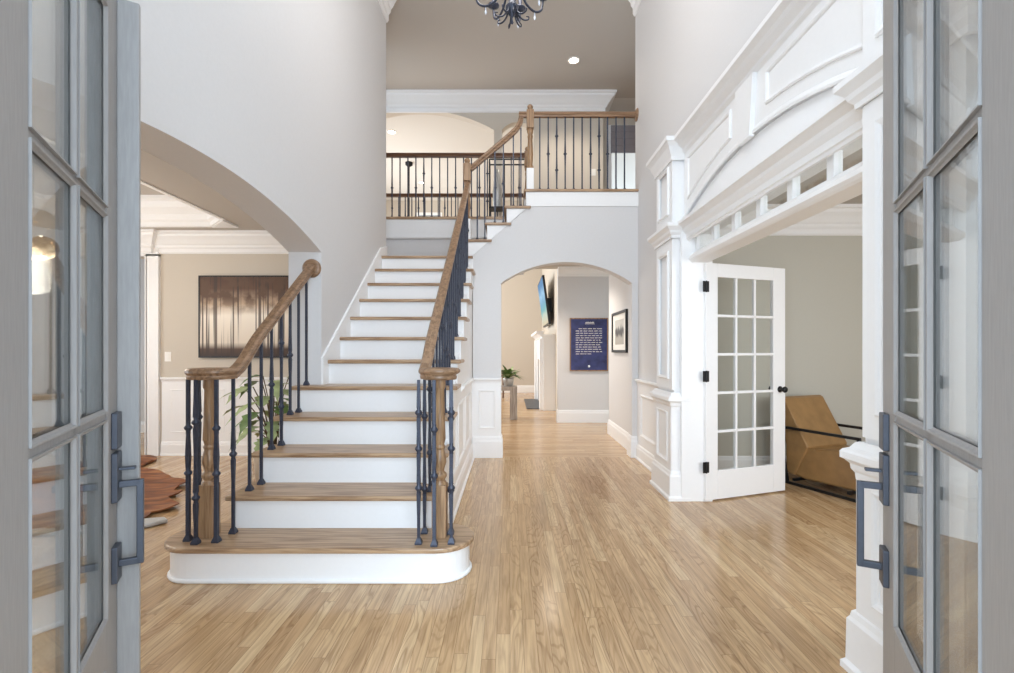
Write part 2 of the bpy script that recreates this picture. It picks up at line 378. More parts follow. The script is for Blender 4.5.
mb.box(-2.72, -2.10, 14.34, 14.38, 2.3, 2.36); mb.box(-2.72, -2.10, 14.34, 14.38, 3.9, 3.96)
struct('window_1', mb, M_WHITE, 'tall white framed window in the far great room wall', 'window')

# landing, loft and upper walls
struct('floor_loft', MB().box(-5.2, 4.0, 6.90, 8.40, 2.80, UP), M_TREAD, 'upper hall floor behind the balustrade', 'floor')
struct('floor_balcony', MB().box(0.20, 4.0, 5.86, 6.90, 2.80, UP), M_TREAD, 'balcony floor over the hall arch', 'floor')
struct('wall_landing', MB().box(-1.95, -0.5, 6.89, 6.97, 2.0, UP-0.03).box(-0.5, 0.20, 6.89, 6.97, 2.36, UP-0.03), M_WALL, 'pale wall behind the stair landing', 'wall')
struct('wall_landing_left', MB().box(-2.0, -1.85, 5.92, 6.90, 2.0, CEIL), M_WALL, 'side wall of the stair landing', 'wall')
mb = MB(); mb.box(-1.85, 0.19, 6.862, 6.89, 2.89, UP-0.03); mb.sweep([(0.19, 6.862), (-1.85, 6.862)], [(-0.0, 2.89), (-0.0, 2.86), (0.012, 2.87), (0.016, 2.89)])
struct('trim_1', mb, M_WHITE, 'white fascia below the rear balustrade', 'trim')
struct('trim_2', MB().box(-1.85, 0.19, 6.84, 6.96, UP-0.03, UP+0.004), M_TREAD, 'wooden nosing along the rear balustrade edge', 'trim')
A1 = arc(-1.60, 1.32, 5.12, 0.35); A2 = arc(0.14, 0.28, 5.12, 0.14)
poly = [(-5.2, UP), (-2.92, UP)]+A1+[(-0.28, UP), (-0.14, UP)]+A2+[(0.42, UP), (1.63, UP), (1.63, CEIL), (-5.2, CEIL)]
struct('wall_upper_back', MB().prism(poly, 8.40, 8.56, 'y'), M_GREIGE, 'upper hall wall with two arched openings', 'wall')
struct('wall_upper_side', MB().box(1.47, 1.63, 8.56, 9.1, UP, CEIL), M_GREIGE, 'short return wall of the upper hall', 'wall')
struct('wall_upper_right', MB().box(3.4, 3.55, 5.8, 9.2, UP, CEIL), M_GREIGE, 'end wall of the upper hall', 'wall')
mb = MB()
for b in ((1.10, 1.90, UP, CEIL), (2.70, 3.5, UP, CEIL), (1.90, 2.70, UP, 3.9), (1.90, 2.70, 5.42, CEIL)): mb.box(b[0], b[1], 9.0, 9.12, b[2], b[3])
struct('wall_upper_recess', mb, M_GREIGE, 'recessed upper hall wall around the shaded window', 'wall')
struct('floor_recess', MB().box(1.63, 3.5, 8.40, 9.1, 2.9, UP), M_TREAD, 'upper hall floor below the shaded window', 'floor')
mb = MB(); ring(mb, on_y(9.0, -1), (1.84, 3.84, 2.76, 5.48), (1.90, 3.9, 2.70, 5.42), -0.08, 0.02)
struct('window_2', mb, M_WHITE, 'white framed upper hall window beyond the balcony', 'window')
# upper hall crown, big foyer crown
CR = crown_p(0.30, 0.20)
struct('trim_3', MB().sweep([(1.63, 9.0), (1.63, 8.40), (-3.0, 8.40)][::-1], [(-o, CEIL+h) for o, h in CR]), M_WHITE, 'white crown moulding of the upper hall', 'crown moulding')
CF = crown_p(0.42, 0.20)
struct('trim_4', MB().sweep([(XL, 5.91), (XL, 0.58)], at_z(CF, CEIL)), M_WHITE, 'white crown moulding over the left foyer wall', 'crown moulding')
struct('trim_5', MB().sweep([(XR, 0.58), (XR, 5.80)], at_z(CF, CEIL)), M_WHITE, 'white crown moulding over the right foyer wall', 'crown moulding')

# ------------------------------------------------------------------ dining room
mb = MB()
for b in ((-4.37, -1.79, 0, 2.72), (-7.0, -5.35, 0, 2.72), (-5.35, -4.37, 2.40, 2.72)): mb.box(b[0], b[1], 5.80, 5.95, b[2], b[3])
struct('wall_dining_back', mb, M_GREIGE, 'greige dining room wall holding the forest painting', 'wall')
mb = MB()
for b in ((0.58, 1.9, 0, 2.72), (4.3, 5.95, 0, 2.72), (1.9, 4.3, 0, 0.5), (1.9, 4.3, 2.45, 2.72)): mb.box(-6.15, -6.0, b[0], b[1], b[2], b[3])
struct('wall_dining_left', mb, M_GREIGE, 'dining room wall around an unseen window opening for daylight', 'wall')
TX0, TX1, TY0, TY1 = -5.3, -3.09, 1.3, 5.46
mb = MB()
for b in ((-6.1, TX0, 0.58, 5.95), (TX1, -1.70, 0.58, 5.95), (TX0, TX1, 0.58, TY0), (TX0, TX1, TY1, 5.95)): mb.box(b[0], b[1], b[2], b[3], 2.68, 2.74)
mb.box(TX0-0.1, TX1+0.1, TY0-0.1, TY1+0.1, 2.98, 3.02)
for b in ((TX0-0.06, TX0, TY0, TY1), (TX1, TX1+0.06, TY0, TY1), (TX0, TX1, TY0-0.06, TY0), (TX0, TX1, TY1, TY1+0.06)): mb.box(b[0], b[1], b[2], b[3], 2.70, 2.975)
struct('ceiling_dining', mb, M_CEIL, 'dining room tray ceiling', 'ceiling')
mb = MB(); mb.sweep([(TX0, TY0), (TX1, TY0), (TX1, TY1-0.3), (TX1-0.3, TY1), (TX0, TY1)], [(-0.025, 2.670), (0.02, 2.670), (0.02, 2.72), (0.05, 2.74), (0.06, 2.80), (0.12, 2.86), (0.14, 2.92), (0.17, 2.94), (0.17, 2.98), (-0.02, 2.98)], True)
mb.prism([(TX1-0.3, TY1), (TX1, TY1-0.3), (TX1, TY1)], 2.66, 2.985, 'z')
struct('trim_6', mb, M_WHITE, 'white crown moulding inside the tray ceiling', 'crown moulding')
struct('trim_7', MB().sweep([(-1.79, 5.80), (-4.30, 5.80), (-4.30, 5.74), (-6.0, 5.74), (-6.0, 0.6)][:4], at_z(crown_p(0.25, 0.15), 2.68)), M_WHITE, 'white crown moulding along the dining room wall', 'crown moulding')
mb = MB(); mp = on_y(5.80, -1)
mb.box(-4.20, -1.79, 5.788, 5.80, 0, 0.90)
for u in range(3): panel(mb, mp, -4.10+u*0.78, 0.27, -4.10+u*0.78+0.66, 0.80)
mb.sweep([(-1.79, 5.79), (-4.20, 5.79)], at_z(CHAIR_P, 0.93))
struct('trim_8', mb, M_WHITE, 'white wainscot panels below the forest painting', 'wainscot')
struct('baseboard_dining', MB().sweep([(-1.79, 5.79), (-4.20, 5.79)], SHOE_P), M_WHITE, 'white baseboard of the dining room', 'baseboard')
mb = MB().box(-4.37, -4.22, 5.76, 5.80, 0, 2.42).box(-5.50, -5.35, 5.76, 5.80, 0, 2.42).box(-5.50, -4.22, 5.76, 5.80, 2.40, 2.50).box(-4.385, -4.36, 5.76, 5.96, 0, 2.41)
struct('trim_9', mb, M_WHITE, 'white casing of the dining room doorway', 'door casing')
struct('wall_beyond', MB().box(-7.2, -3.6, 7.40, 7.5, 0, 2.8), M_WALL, 'pale wall beyond the dining room doorway', 'wall')
struct('baseboard_beyond', MB().sweep([(-3.6, 7.40), (-7.0, 7.40)], BASE_P), M_WHITE, 'white baseboard beyond the dining room doorway', 'baseboard')
struct('ceiling_beyond', MB().box(-7.2, -2.0, 5.95, 7.5, 2.72, 2.8), M_CEIL, 'ceiling beyond the dining room doorway', 'ceiling')

# ------------------------------------------------------------------ study
struct('wall_study_back', MB().box(1.68, 5.1, 5.0, 5.12, 0, 2.80), M_STUDY, 'study wall behind the leather chair, coloured for dim light', 'wall')
mb = MB().box(5.0, 5.12, 0.58, 5.1, 0, 2.8)
struct('wall_study_right', mb, M_STUDY, 'plain study wall opposite the french doors', 'wall')
struct('ceiling_study', MB().box(1.60, 5.1, 0.58, 5.1, 2.74, 2.80), M_CEIL, 'study ceiling', 'ceiling')
struct('trim_10', MB().sweep([(5.0, 5.0), (1.68, 5.0)], at_z(crown_p(0.28, 0.17), 2.74)), M_WHITE, 'white crown moulding of the study', 'crown moulding')
struct('baseboard_study', MB().sweep([(5.0, 5.0), (1.68, 5.0)], SHOE_P), M_WHITE, 'white baseboard of the study', 'baseboard')

# ------------------------------------------------------------------ right wall woodwork
PX = 1.375          # pilaster face
def pilaster(y0, y1, name, label):
    t = thing(name, (XR, (y0+y1)/2, 0), label, 'pilaster', kind='structure')
    f = on_x(PX, -1)
    mb = MB().box(PX+0.02, XR+0.01, y0+0.012, y1-0.012, 0, 3.0)
    ring(mb, f, (y0+0.012, 0.93, y1-0.012, 2.22), (y0+0.09, 1.02, y1-0.09, 2.13), -0.021, -0.004)
    panel(mb, f, y0+0.09, 1.02, y1-0.09, 2.13, 0.03, 0.014)
    ring(mb, f, (y0+0.012, 2.34, y1-0.012, 2.94), (y0+0.09, 2.44, y1-0.09, 2.86), -0.021, -0.004)
    panel(mb, f, y0+0.09, 2.44, y1-0.09, 2.86, 0.03, 0.014)
    part('shaft', mb, M_WHITE, t)
    mb = MB().box(PX-0.004, XR+0.01, y0-0.004, y1+0.004, 0, 0.86)
    ring(mb, f, (y0, 0.20, y1, 0.84), (y0+0.08, 0.30, y1-0.08, 0.74), 0.002, 0.012)
    panel(mb, f, y0+0.08, 0.30, y1-0.08, 0.74, 0.03, 0.020)
    part('pedestal', mb, M_WHITE, t)
    pl = [(-0.0, 0.0), (-0.045, 0.0), (-0.045, 0.025), (-0.032, 0.04), (-0.030, 0.20), (-0.022, 0.215), (-0.018, 0.235), (-0.004, 0.25), (0.0, 0.25)]
    wrap = [(XR, y0), (PX, y0), (PX, y1), (XR, y1)]
    part('plinth', MB().sweep(wrap, [(-o, h) for o, h in pl]), M_WHITE, t)
    ch = [(0, 0.76), (-0.008, 0.76), (-0.010, 0.785), (-0.020, 0.80), (-0.022, 0.82), (-0.036, 0.835), (-0.046, 0.84), (-0.046, 0.865), (-0.040, 0.875), (-0.022, 0.885), (-0.010, 0.905), (0, 0.91)]
    part('chair_rail', MB().sweep(wrap, [(-o, h) for o, h in ch]), M_WHITE, t)
    c1 = [(0, 2.22), (-0.010, 2.22), (-0.012, 2.24), (-0.028, 2.26), (-0.034, 2.28), (-0.052, 2.30), (-0.062, 2.31), (-0.062, 2.335), (-0.05, 2.342), (0, 2.345)]
    part('lower_cap', MB().sweep(wrap, [(-o, h) for o, h in c1]), M_WHITE, t)
    c2 = [(0, 2.88), (-0.010, 2.88), (-0.012, 2.91), (-0.030, 2.95), (-0.042, 2.985), (-0.060, 3.01), (-0.072, 3.02), (-0.072, 3.055), (0, 3.06)]
    part('upper_cap', MB().sweep(wrap, [(-o, h) for o, h in c2]), M_WHITE, t)
pilaster(4.07, 4.53, 'pilaster', 'white panelled pilaster beside the open french door, far end of the study opening')
pilaster(1.44, 1.89, 'pilaster', 'white panelled pilaster partly hidden behind the right entry door')
# entablature between the pilasters
YA, YZ = 1.89, 4.07
struct('trim_11', MB().sweep([(1.50, YA), (1.50, YZ)], [(-0.01, 2.185), (0.008, 2.185), (0.012, 2.20), (0.022, 2.205), (0.024, 2.24), (0.032, 2.25), (0.045, 2.27), (0.05, 2.29), (0.085, 2.31), (0.10, 2.315), (0.10, 2.34), (0.0, 2.345)]), M_WHITE, 'white cornice over the study transom', 'cornice')
struct('trim_12', MB().sweep([(1.49, YA), (1.49, YZ)], [(0.0, 2.90), (0.012, 2.90), (0.015, 2.925), (0.035, 2.94), (0.04, 2.96), (0.075, 2.985), (0.09, 3.005), (0.115, 3.015), (0.125, 3.02), (0.125, 3.05), (0.0, 3.06)]), M_WHITE, 'white top cornice over the study opening', 'cornice')
# frieze: board, segmental arch moulding, panels above it
mb = MB().box(1.496, 1.518, YA, YZ, 2.33, 3.0)
YC, SPR, RISE = (YA+YZ)/2, 2.375, 0.205
HALF = (YZ-YA)/2
ar = arc(YC, HALF, SPR, RISE, 40)
mb.prism(ar+[(YZ, 2.95), (YA, 2.95)], 1.476, 1.499, 'x')          # upper board with the arched lower edge
f = on_x(1.476, -1)
mb.sweep(ar, [(0.0, -0.02), (0.0, 0.010), (0.012, 0.014), (0.030, 0.008), (0.040, 0.0)], False, f)
def arch_at(y):
    R = (HALF*HALF+RISE*RISE)/(2*RISE)
    return SPR+RISE-R+math.sqrt(max(0, R*R-(y-YC)**2))
def arch_panel(y0, y1):
    n = 10; low = [(y0+(y1-y0)*i/n, arch_at(y0+(y1-y0)*i/n)+0.11) for i in range(n+1)]
    mb.sweep(low+[(y1, 2.875), (y0, 2.875)], [(0, -0.004), (0, 0.010), (0.008, 0.015), (0.020, 0.010), (0.026, -0.004)], True, f)
arch_panel(3.20, 3.98); arch_panel(1.98, 2.76)
mb.prism([(YC-0.07, arch_at(YC)-0.012), (YC+0.07, arch_at(YC)-0.012), (YC+0.115, 2.93), (YC-0.115, 2.93)], 1.448, 1.48, 'x')
struct('trim_13', mb, M_WHITE, 'white frieze with arched moulding over the study opening', 'frieze')
# cased opening: jamb linings, head bar, transom bar
mb = MB().box(1.44, 1.70, 4.028, 4.075, 0, 2.26).box(1.44, 1.70, 1.885, 1.945, 0, 2.26).box(1.53, 1.69, 1.93, 4.04, 2.24, 2.262)
struct('trim_14', mb, M_WHITE, 'white jambs of the study opening', 'door jamb')
mb = MB().sweep([(1.56, 1.94), (1.56, 4.03)], [(-0.10, 2.005), (0.03, 2.005), (0.045, 2.015), (0.06, 2.03), (0.06, 2.055), (0.04, 2.068), (0.02, 2.09), (-0.10, 2.09)])
struct('trim_15', mb, M_WHITE, 'white moulded bar below the transom lights', 'transom bar')
t = thing('window_3', (1.57, 2.98, 2.09), 'row of six small transom lights over the study opening', 'transom window', kind='structure')
mb = MB(); pitch = (4.01-1.985)/6
mb.box(1.555, 1.60, 1.94, 4.03, 2.085, 2.105).box(1.555, 1.60, 1.94, 4.03, 2.228, 2.245)
for i in range(7):
    y = 4.02-i*pitch; mb.box(1.555, 1.60, y-0.027, y+0.027, 2.10, 2.232)
part('frame', mb, M_WHITE, t, 0.003)
part('glass', MB().box(1.575, 1.580, 1.95, 4.02, 2.10, 2.235), M_GLASS, t)
# wainscot + base on right wall beyond the far pilaster, and nearest the front
mb = MB(); f = on_x(XR-0.012, -1); mb.box(XR-0.012, XR, 4.53, 5.68, 0, 0.90)
panel(mb, f, 4.66, 0.28, 5.50, 0.76, 0.035, 0.018); mb.sweep([(XR-0.012, 4.53), (XR-0.012, 5.66)], at_z(CHAIR_P, 0.92))
struct('trim_16', mb, M_WHITE, 'white wainscot between the far pilaster and the hall arch', 'wainscot')
mb = MB(); mb.box(XR-0.012, XR, 0.58, 1.44, 0, 0.90)
panel(mb, f, 0.70, 0.28, 1.34, 0.76, 0.035, 0.018); mb.sweep([(XR-0.012, 0.58), (XR-0.012, 1.44)], at_z(CHAIR_P, 0.92))
struct('trim_17', mb, M_WHITE, 'white wainscot between the front wall and the near pilaster', 'wainscot')
struct('baseboard_right', MB().sweep([(XR-0.012, 4.57), (XR-0.012, 5.67)], SHOE_P).sweep([(XR-0.012, 0.58), (XR-0.012, 1.40)], SHOE_P), M_WHITE, 'white baseboard of the right foyer wall', 'baseboard')
# back wall wainscot left of the arch, small strip right of it
mb = MB(); f = on_y(YB-0.012, -1); mb.box(-0.45, -0.106, YB-0.012, YB, 0, 0.92)
panel(mb, f, -0.37, 0.34, -0.17, 0.80, 0.03, 0.016); mb.sweep([(-0.106, YB-0.012), (-0.45, YB-0.012)], at_z(CHAIR_P, 0.93))
struct('trim_18', mb, M_WHITE, 'white wainscot panel left of the hall arch', 'wainscot')
mb = MB().sweep([(-0.106, YB+0.17), (-0.106, YB-0.012), (-0.44, YB-0.012)], [(o, h*1.5 if h > 0.1 else h) for o, h in BASE_P]).sweep([(XR, YB-0.002), (1.444, YB-0.002), (1.444, YB+0.17)], [(o, h*1.5 if h > 0.1 else h) for o, h in BASE_P])
struct('baseboard_back', mb, M_WHITE, 'white baseboards at the feet of the hall arch', 'baseboard')
# stair side: baseboard and sloping panels
mb = MB(); f = on_x(-0.45, 1)
def sl(y): return nosing(y)-0.36
for y0, y1 in ((4.10, 4.66), (4.76, 5.34)):
    mb.sweep([(y0, 0.28), (y1, 0.28), (y1, 0.80), (y0, 0.80)] if sl(y0) > 0.86 else [(y0, 0.28), (y1, 0.28), (y1, min(0.8, sl(y1))), (y0, min(0.8, sl(y0)))], [(0, 0), (0, 0.010), (0.010, 0.016), (0.024, 0.010), (0.03, 0)], True, f)
mb.sweep([(3.44, 0.28), (4.0, 0.28), (4.0, min(0.8, sl(4.0))), (3.44, min(0.8, sl(3.44)))], [(0, 0), (0, 0.010), (0.010, 0.016), (0.024, 0.010), (0.03, 0)], True, f)
mb.sweep([(-0.45, YB-0.02), (-0.45, 4.40)], [(o, h) for o, h in at_z(CHAIR_P, 0.93)])
struct('trim_19', mb, M_WHITE, 'white panel mouldings on the stair side wall', 'wainscot')
struct('baseboard_stair', MB().sweep([(-0.45, YB-0.02), (-0.45, 2.99)], SHOE_P), M_WHITE, 'white baseboard along the stair side wall', 'baseboard')
mb = MB().sweep([(1.505, 5.86), (1.505, 7.30), (1.68, 7.30)], [(o, h*1.3 if h > 0.1 else h) for o, h in BASE_P])
struct('baseboard_hall', mb, M_WHITE, 'white baseboard below the black framed picture', 'baseboard')
mb = MB().sweep([(3.2, 8.42), (0.842, 8.42), (0.842, 8.58)], [(o, h*1.3 if h > 0.1 else h) for o, h in BASE_P])
struct('baseboard_hall_back', mb, M_WHITE, 'white baseboard below the navy text sign', 'baseboard')
struct('trim_20', MB().sweep([(3.2, 8.42), (0.842, 8.42)], at_z(crown_p(0.16, 0.10), 2.72)), M_WHITE, 'white crown moulding over the navy text sign', 'crown moulding')
struct('baseboard_great', MB().sweep([(0.95, 14.3), (-5.2, 14.3)], [(o, h*1.3 if h > 0.1 else h) for o, h in BASE_P]), M_WHITE, 'white baseboard of the far great room wall', 'baseboard')

# ================================================================== STAIRCASE
ST = thing('staircase', (-1.0, D0, 0), 'white staircase with oak treads rising from the foyer to a landing and balcony', 'staircase', kind='thing')
def stadium(x0, x1, yf, r, yb, n=14):      # rounded-end step outline, front at yf
    yc = yf+r
    pts = [(x1+r*math.sin(a), yc-r*math.cos(a)) for a in [PI*i/n for i in range(n+1)]]
    pts += [(x0-r*math.sin(a), yc+r*math.cos(a)) for a in [PI*i/n for i in range(n+1)]]
    return pts
part('riser', MB().prism(stadium(-1.765, -0.405, D0, 0.17, 0), 0, R_-0.03, 'z'), M_WHITE, ST, 0.002)
part('shoe_moulding', MB().prism(stadium(-1.765, -0.405, D0-0.014, 0.184, 0), 0, 0.022, 'z'), M_WHITE, ST, 0.008)
part('tread', MB().prism(stadium(-1.765, -0.405, D0-0.027, 0.197, 0), R_-0.03, R_, 'z'), M_TREAD, ST, 0.009)
for k in range(2, 13):
    y = riser_y(k); xl = -1.655 if k <= 5 else XL
    part('riser', MB().box(xl, -0.452, y, y+0.02, (k-1)*R_-(0.0 if k > 1 else 0), k*R_-0.03), M_WHITE, ST)
    if k < 12:
        tl = -1.705 if k <= 5 else XL+0.012
        part('tread', MB().box(tl, -0.405, y-0.027, riser_y(k+1)+0.01, k*R_-0.03, k*R_), M_TREAD, ST, 0.009)
part('landing_platform', MB().box(-1.845, -0.44, riser_y(12)-0.027, 6.86, 12*R_-0.03, 12*R_), M_TREAD, ST, 0.008)
# stringers: sawtooth boards left (open steps) and right
def saw(k0, k1, low):
    p = []
    for k in range(k0, k1+1):
        p += [(riser_y(k)+0.004, (k-1)*R_-(0.03 if k > 1 else 0)), (riser_y(k)+0.004, k*R_-0.03)]
    return p
p = saw(2, 5, 0); p[0] = (p[0][0], 0.0)
part('stringer', MB().prism(p+[(3.88, 5*R_-0.03), (3.88, 0)], -1.655, -1.625, 'x'), M_WHITE, ST)
p = saw(2, 12, 0); p[0] = (p[0][0], 0.0)
part('stringer', MB().prism(p+[(YB-0.001, 12*R_-0.03), (YB-0.001, 2.02), (2.98, 0.0)], -0.452, -0.437, 'x'), M_WHITE, ST)
# skirt board on the left wall
part('skirt_board', MB().prism([(3.875, 5*R_), (3.875, nosing(3.875)+0.09), (4.0, nosing(4.0)+0.09), (riser_y(12)-0.02, nosing(riser_y(12)-0.02)+0.09), (5.91, 12*R_+0.17), (5.91, 12*R_-0.06), (riser_y(12), 11*R_-0.05), (4.0, 5*R_-0.05)], XL-0.002, XL+0.018, 'x'), M_WHITE, ST, 0.003)
# upper flight
for k in (13, 14, 15, 16):
    part('riser', MB().box(UX[k], UX[k]+0.02, YB-0.004, 6.86, (k-1)*R_, k*R_-0.03), M_WHITE, ST)
    if k < 16:
        mb = MB().prism([(UX[k]-0.027, YB-0.035), (UX[k+1]+0.055, YB-0.035), (UX[k+1]+0.055, YB-0.006), (UX[k+1]+0.01, YB-0.006), (UX[k+1]+0.01, 6.86), (UX[k]-0.027, 6.86)], k*R_-0.03, k*R_, 'z')
        part('tread', mb, M_TREAD, ST, 0.008)
p = [(UX[13], 12*R_-0.03), (UX[13], 13*R_-0.031), (UX[14], 13*R_-0.031), (UX[14], 14*R_-0.031), (UX[15], 14*R_-0.031), (UX[15], 15*R_-0.031), (UX[16], 15*R_-0.031), (UX[16], UP-0.031), (XR, UP-0.031), (XR, UP-0.20), (0.22, UP-0.20), (-0.30, UP-0.20-0.455), (-0.44, UP-0.20-0.58)]
part('stringer', MB().prism(p, YB-0.013, YB+0.001, 'y'), M_WHITE, ST)
part('balcony_nosing', MB().box(UX[16]-0.027, XR, YB-0.035, 5.86, UP-0.03, UP), M_TREAD, ST, 0.008)

# ================================================================== RAILINGS
RP = [(-0.022, -0.030), (0.022, -0.030), (0.026, -0.016), (0.022, -0.008), (0.033, 0.006), (0.033, 0.018), (0.022, 0.030), (-0.022, 0.030), (-0.033, 0.018), (-0.033, 0.006), (-0.022, -0.008), (-0.026, -0.016)]
BC = {}
def baluster_mesh(kind, L):
    key = (kind, round(L, 2))
    if key in BC: return BC[key]
    mb = MB(); r = 0.0078
    def sq(z0, z1, w0, w1=None):
        w1 = w0 if w1 is None else w1
        mb.add([(sx*w, sy*w, z) for z, w in ((z0, w0), (z1, w1)) for sx, sy in ((-1,-1),(1,-1),(1,1),(-1,1))], [(3,2,1,0),(4,5,6,7),(0,1,5,4),(1,2,6,5),(2,3,7,6),(3,0,4,7)])
    sq(0, 0.010, 0.019); sq(0.010, 0.034, 0.019, 0.0095)
    def knuckle(z):
        mb.lathe([(r, z-0.034), (0.013, z-0.026), (0.010, z-0.018), (0.021, z-0.004), (0.021, z+0.004), (0.010, z+0.018), (0.013, z+0.026), (r, z+0.034)], n=10)
    if kind in ('plain', 'single', 'double', 'triple'):
        sq(0.03, L, r)
        ks = {'plain': [], 'single': [0.5], 'double': [0.28, 0.74], 'triple': [0.34, 0.58, 0.80]}[kind]
        for q in ks:
            knuckle(L*q); sq(L*q-0.16, L*q-0.03, r, 0.0105); sq(L*q+0.03, L*q+0.16, 0.0105, r)
    else:            # hammered baluster swelling between knuckles
        z = 0.03
        while z < L*0.40: sq(z, z+0.014, 0.0105, 0.0085); z += 0.014
        knuckle(L*0.42); sq(L*0.40, L*0.52, r, 0.0115); sq(L*0.52, L*0.66, 0.0115, r); knuckle(L*0.70); sq(L*0.66, L, 0.0085)
    BC[key] = mb.mesh('baluster_'+kind, M_IRON)
    return BC[key]
def baluster(parent, x, y, z, L, kind):
    o = bpy.data.objects.new('baluster', baluster_mesh(kind, L)); COL.objects.link(o); o.parent = parent
    off = root_of(parent); o.location = (x-off.x, y-off.y, z-off.z)
    return o
def newel_turned(parent, x, y, z, h, w=0.041):     # square foot, vase turning, slim shaft
    mb = MB().box(x-w, x+w, y-w, y+w, z, z+0.30)
    mb.lathe([(w*0.95, z+0.30), (w*0.95, z+0.31), (w*0.7, z+0.325), (w*0.98, z+0.345), (w*0.98, z+0.36), (w*0.62, z+0.375), (w*0.66, z+0.39), (w*0.92, z+0.425), (w*0.88, z+0.46), (w*0.62, z+0.50), (w*0.8, z+0.515), (w*0.62, z+0.53), (w*0.82, z+0.56), (w*0.72, z+h*0.75), (w*0.62, z+h-0.06), (w*0.8, z+h-0.045), (w*0.8, z+h)], (x, y, 0), 20)
    return part('newel_post', mb, M_NEWEL, parent, 0.002)
def catmull(P, n=8):
    P = [Vector(p) for p in P]; out = []
    for i in range(len(P)-1):
        a = P[max(i-1, 0)]; b = P[i]; c = P[i+1]; d = P[min(i+2, len(P)-1)]
        for k in range(n):
            t = k/n; out.append(0.5*((2*b)+(c-a)*t+(2*a-5*b+4*c-d)*t*t+(3*b-a-3*c+d)*t**3))
    return out+[P[-1]]
H0 = 0.82; ZV = 1.135
def rail_z(y):
    line = nosing(y)+H0
    y0, y1 = 2.74, 3.06
    if y <= y0: return ZV
    if y >= y1: return line
    t = (y-y0)/(y1-y0); z1 = nosing(y1)+H0
    h = lambda t: (2*t**3-3*t**2+1)*ZV+(-2*t**3+3*t**2)*z1+(t**3-t**2)*(R_/RUN)*(y1-y0)
    return h(t)
def flight_rail(xl, cx, sgn, yend, name, label, endfn):
    """xl: line of the rail; cx: volute centre; sgn: +1 when the volute lies to the left of the line."""
    t = thing(name, (xl, 2.75, R_), label, 'stair railing')
    cy = 2.77; rv = abs(xl-cx)
    pts = []
    for i in range(15):
        a = PI*(1-i/14)          # from the far side, round the front, to the rail line
        rr = rv*(0.55+0.45*i/14)
        pts.append((cx+sgn*rr*math.cos(a)*-1*-1, cy-rr*math.sin(a), ZV))
    y = cy+0.03
    while y < yend-0.02: pts.append((xl, y, rail_z(y))); y += 0.025 if y < 3.1 else 0.2
    pts.append((xl, yend, rail_z(yend)))
    part('handrail', MB().rail(pts, RP), M_RAILY, t)
    part('volute_cap', MB().lathe([(0.05, ZV-0.034), (0.095, ZV-0.034), (0.100, ZV-0.020), (0.094, ZV-0.008), (0.118, ZV+0.008), (0.118, ZV+0.020), (0.106, ZV+0.031), (0.04, ZV+0.034)], (cx, cy, 0), 28), M_RAILX, t)
    newel_turned(t, cx, cy, R_, ZV-0.034-R_)
    endfn(t)
    return t, cx, cy
# left balustrade
def left_end(t):
    part('rosette', MB().lathe([(0.075, 0), (0.075, -0.012), (0.062, -0.022), (0.045, -0.024)], (-1.60, 3.879, rail_z(3.86)), 24, 'y'), M_RAILX, t)
LT, cx, cy = flight_rail(-1.60, -1.735, 1, 3.865, 'stair_railing', 'short railing on the left of the lower steps ending at the dining arch', left_end)
for (x, y, k) in ((-1.81, 2.70, 'hammered'), (-1.738, 2.655, 'double'), (-1.639, 2.68, 'hammered'), (-1.86, 2.87, 'double')):
    baluster(LT, x, y, R_, ZV-0.03-R_, k)
baluster(LT, -1.62, 2.81, R_, rail_z(2.81)-0.03-R_, 'single')
seq = ['plain', 'plain', 'single', 'double', 'single', 'plain']
q = 0
for k in (2, 3, 4):
    for off in (0.095, 0.235):
        y = riser_y(k)+off; baluster(LT, -1.62, y, k*R_, rail_z(y)-0.025-k*R_, seq[q]); q += 1
baluster(LT, -1.62, riser_y(5)+0.10, 5*R_, rail_z(riser_y(5)+0.10)-0.025-5*R_, 'plain')
# right balustrade
XRAIL = -0.495
def right_end(t): pass
RT, cx, cy = flight_rail(XRAIL, -0.405, -1, 5.67, 'stair_railing', 'long railing on the right of the stair climbing to the landing newel', right_end)
for (x, y, k) in ((-0.505, 2.655, 'triple'), (-0.415, 2.63, 'hammered'), (-0.325, 2.66, 'triple'), (-0.345, 2.80, 'double'), (-0.50, 2.81, 'double')):
    baluster(RT, x, y, R_, (ZV if y < 2.75 or x > -0.4 else rail_z(y))-0.03-R_, k)
seq = ['double', 'single', 'plain', 'single', 'double', 'single']
q = 0
for k in range(2, 12):
    for off in (0.075, 0.213):
        y = riser_y(k)+off; baluster(RT, XRAIL, y, k*R_, rail_z(y)-0.025-k*R_, seq[q % 6]); q += 1

def newel_block(parent, x, y, z, top, foot=0.42, w=0.043, fin=True):
    part('newel_foot', MB().box(x-w, x+w, y-w, y+w, z, z+foot), M_WHITE, parent, 0.003)
    z1 = z+foot; h = top-z1
    mb = MB().lathe([(w, z1), (w, z1+0.02), (w*0.66, z1+0.05), (w*0.9, z1+h*0.22), (w*0.62, z1+h*0.45), (w*0.8, z1+h*0.5), (w*0.6, z1+h*0.53), (w*0.9, z1+h*0.57), (w*0.7, z1+h*0.62)], (x, y, 0), 16)
    mb.box(x-w, x+w, y-w, y+w, z1+h*0.62, z1+h*0.90)
    mb.lathe([(w*0.9, z1+h*0.90), (w*0.55, z1+h*0.915), (w*0.75, z1+h*0.94), (w*0.85, z1+h*0.965), (w*0.5, z1+h*0.99), (0.004, top)], (x, y, 0), 16)
    return part('newel_post', mb, M_NEWEL, parent, 0.002)
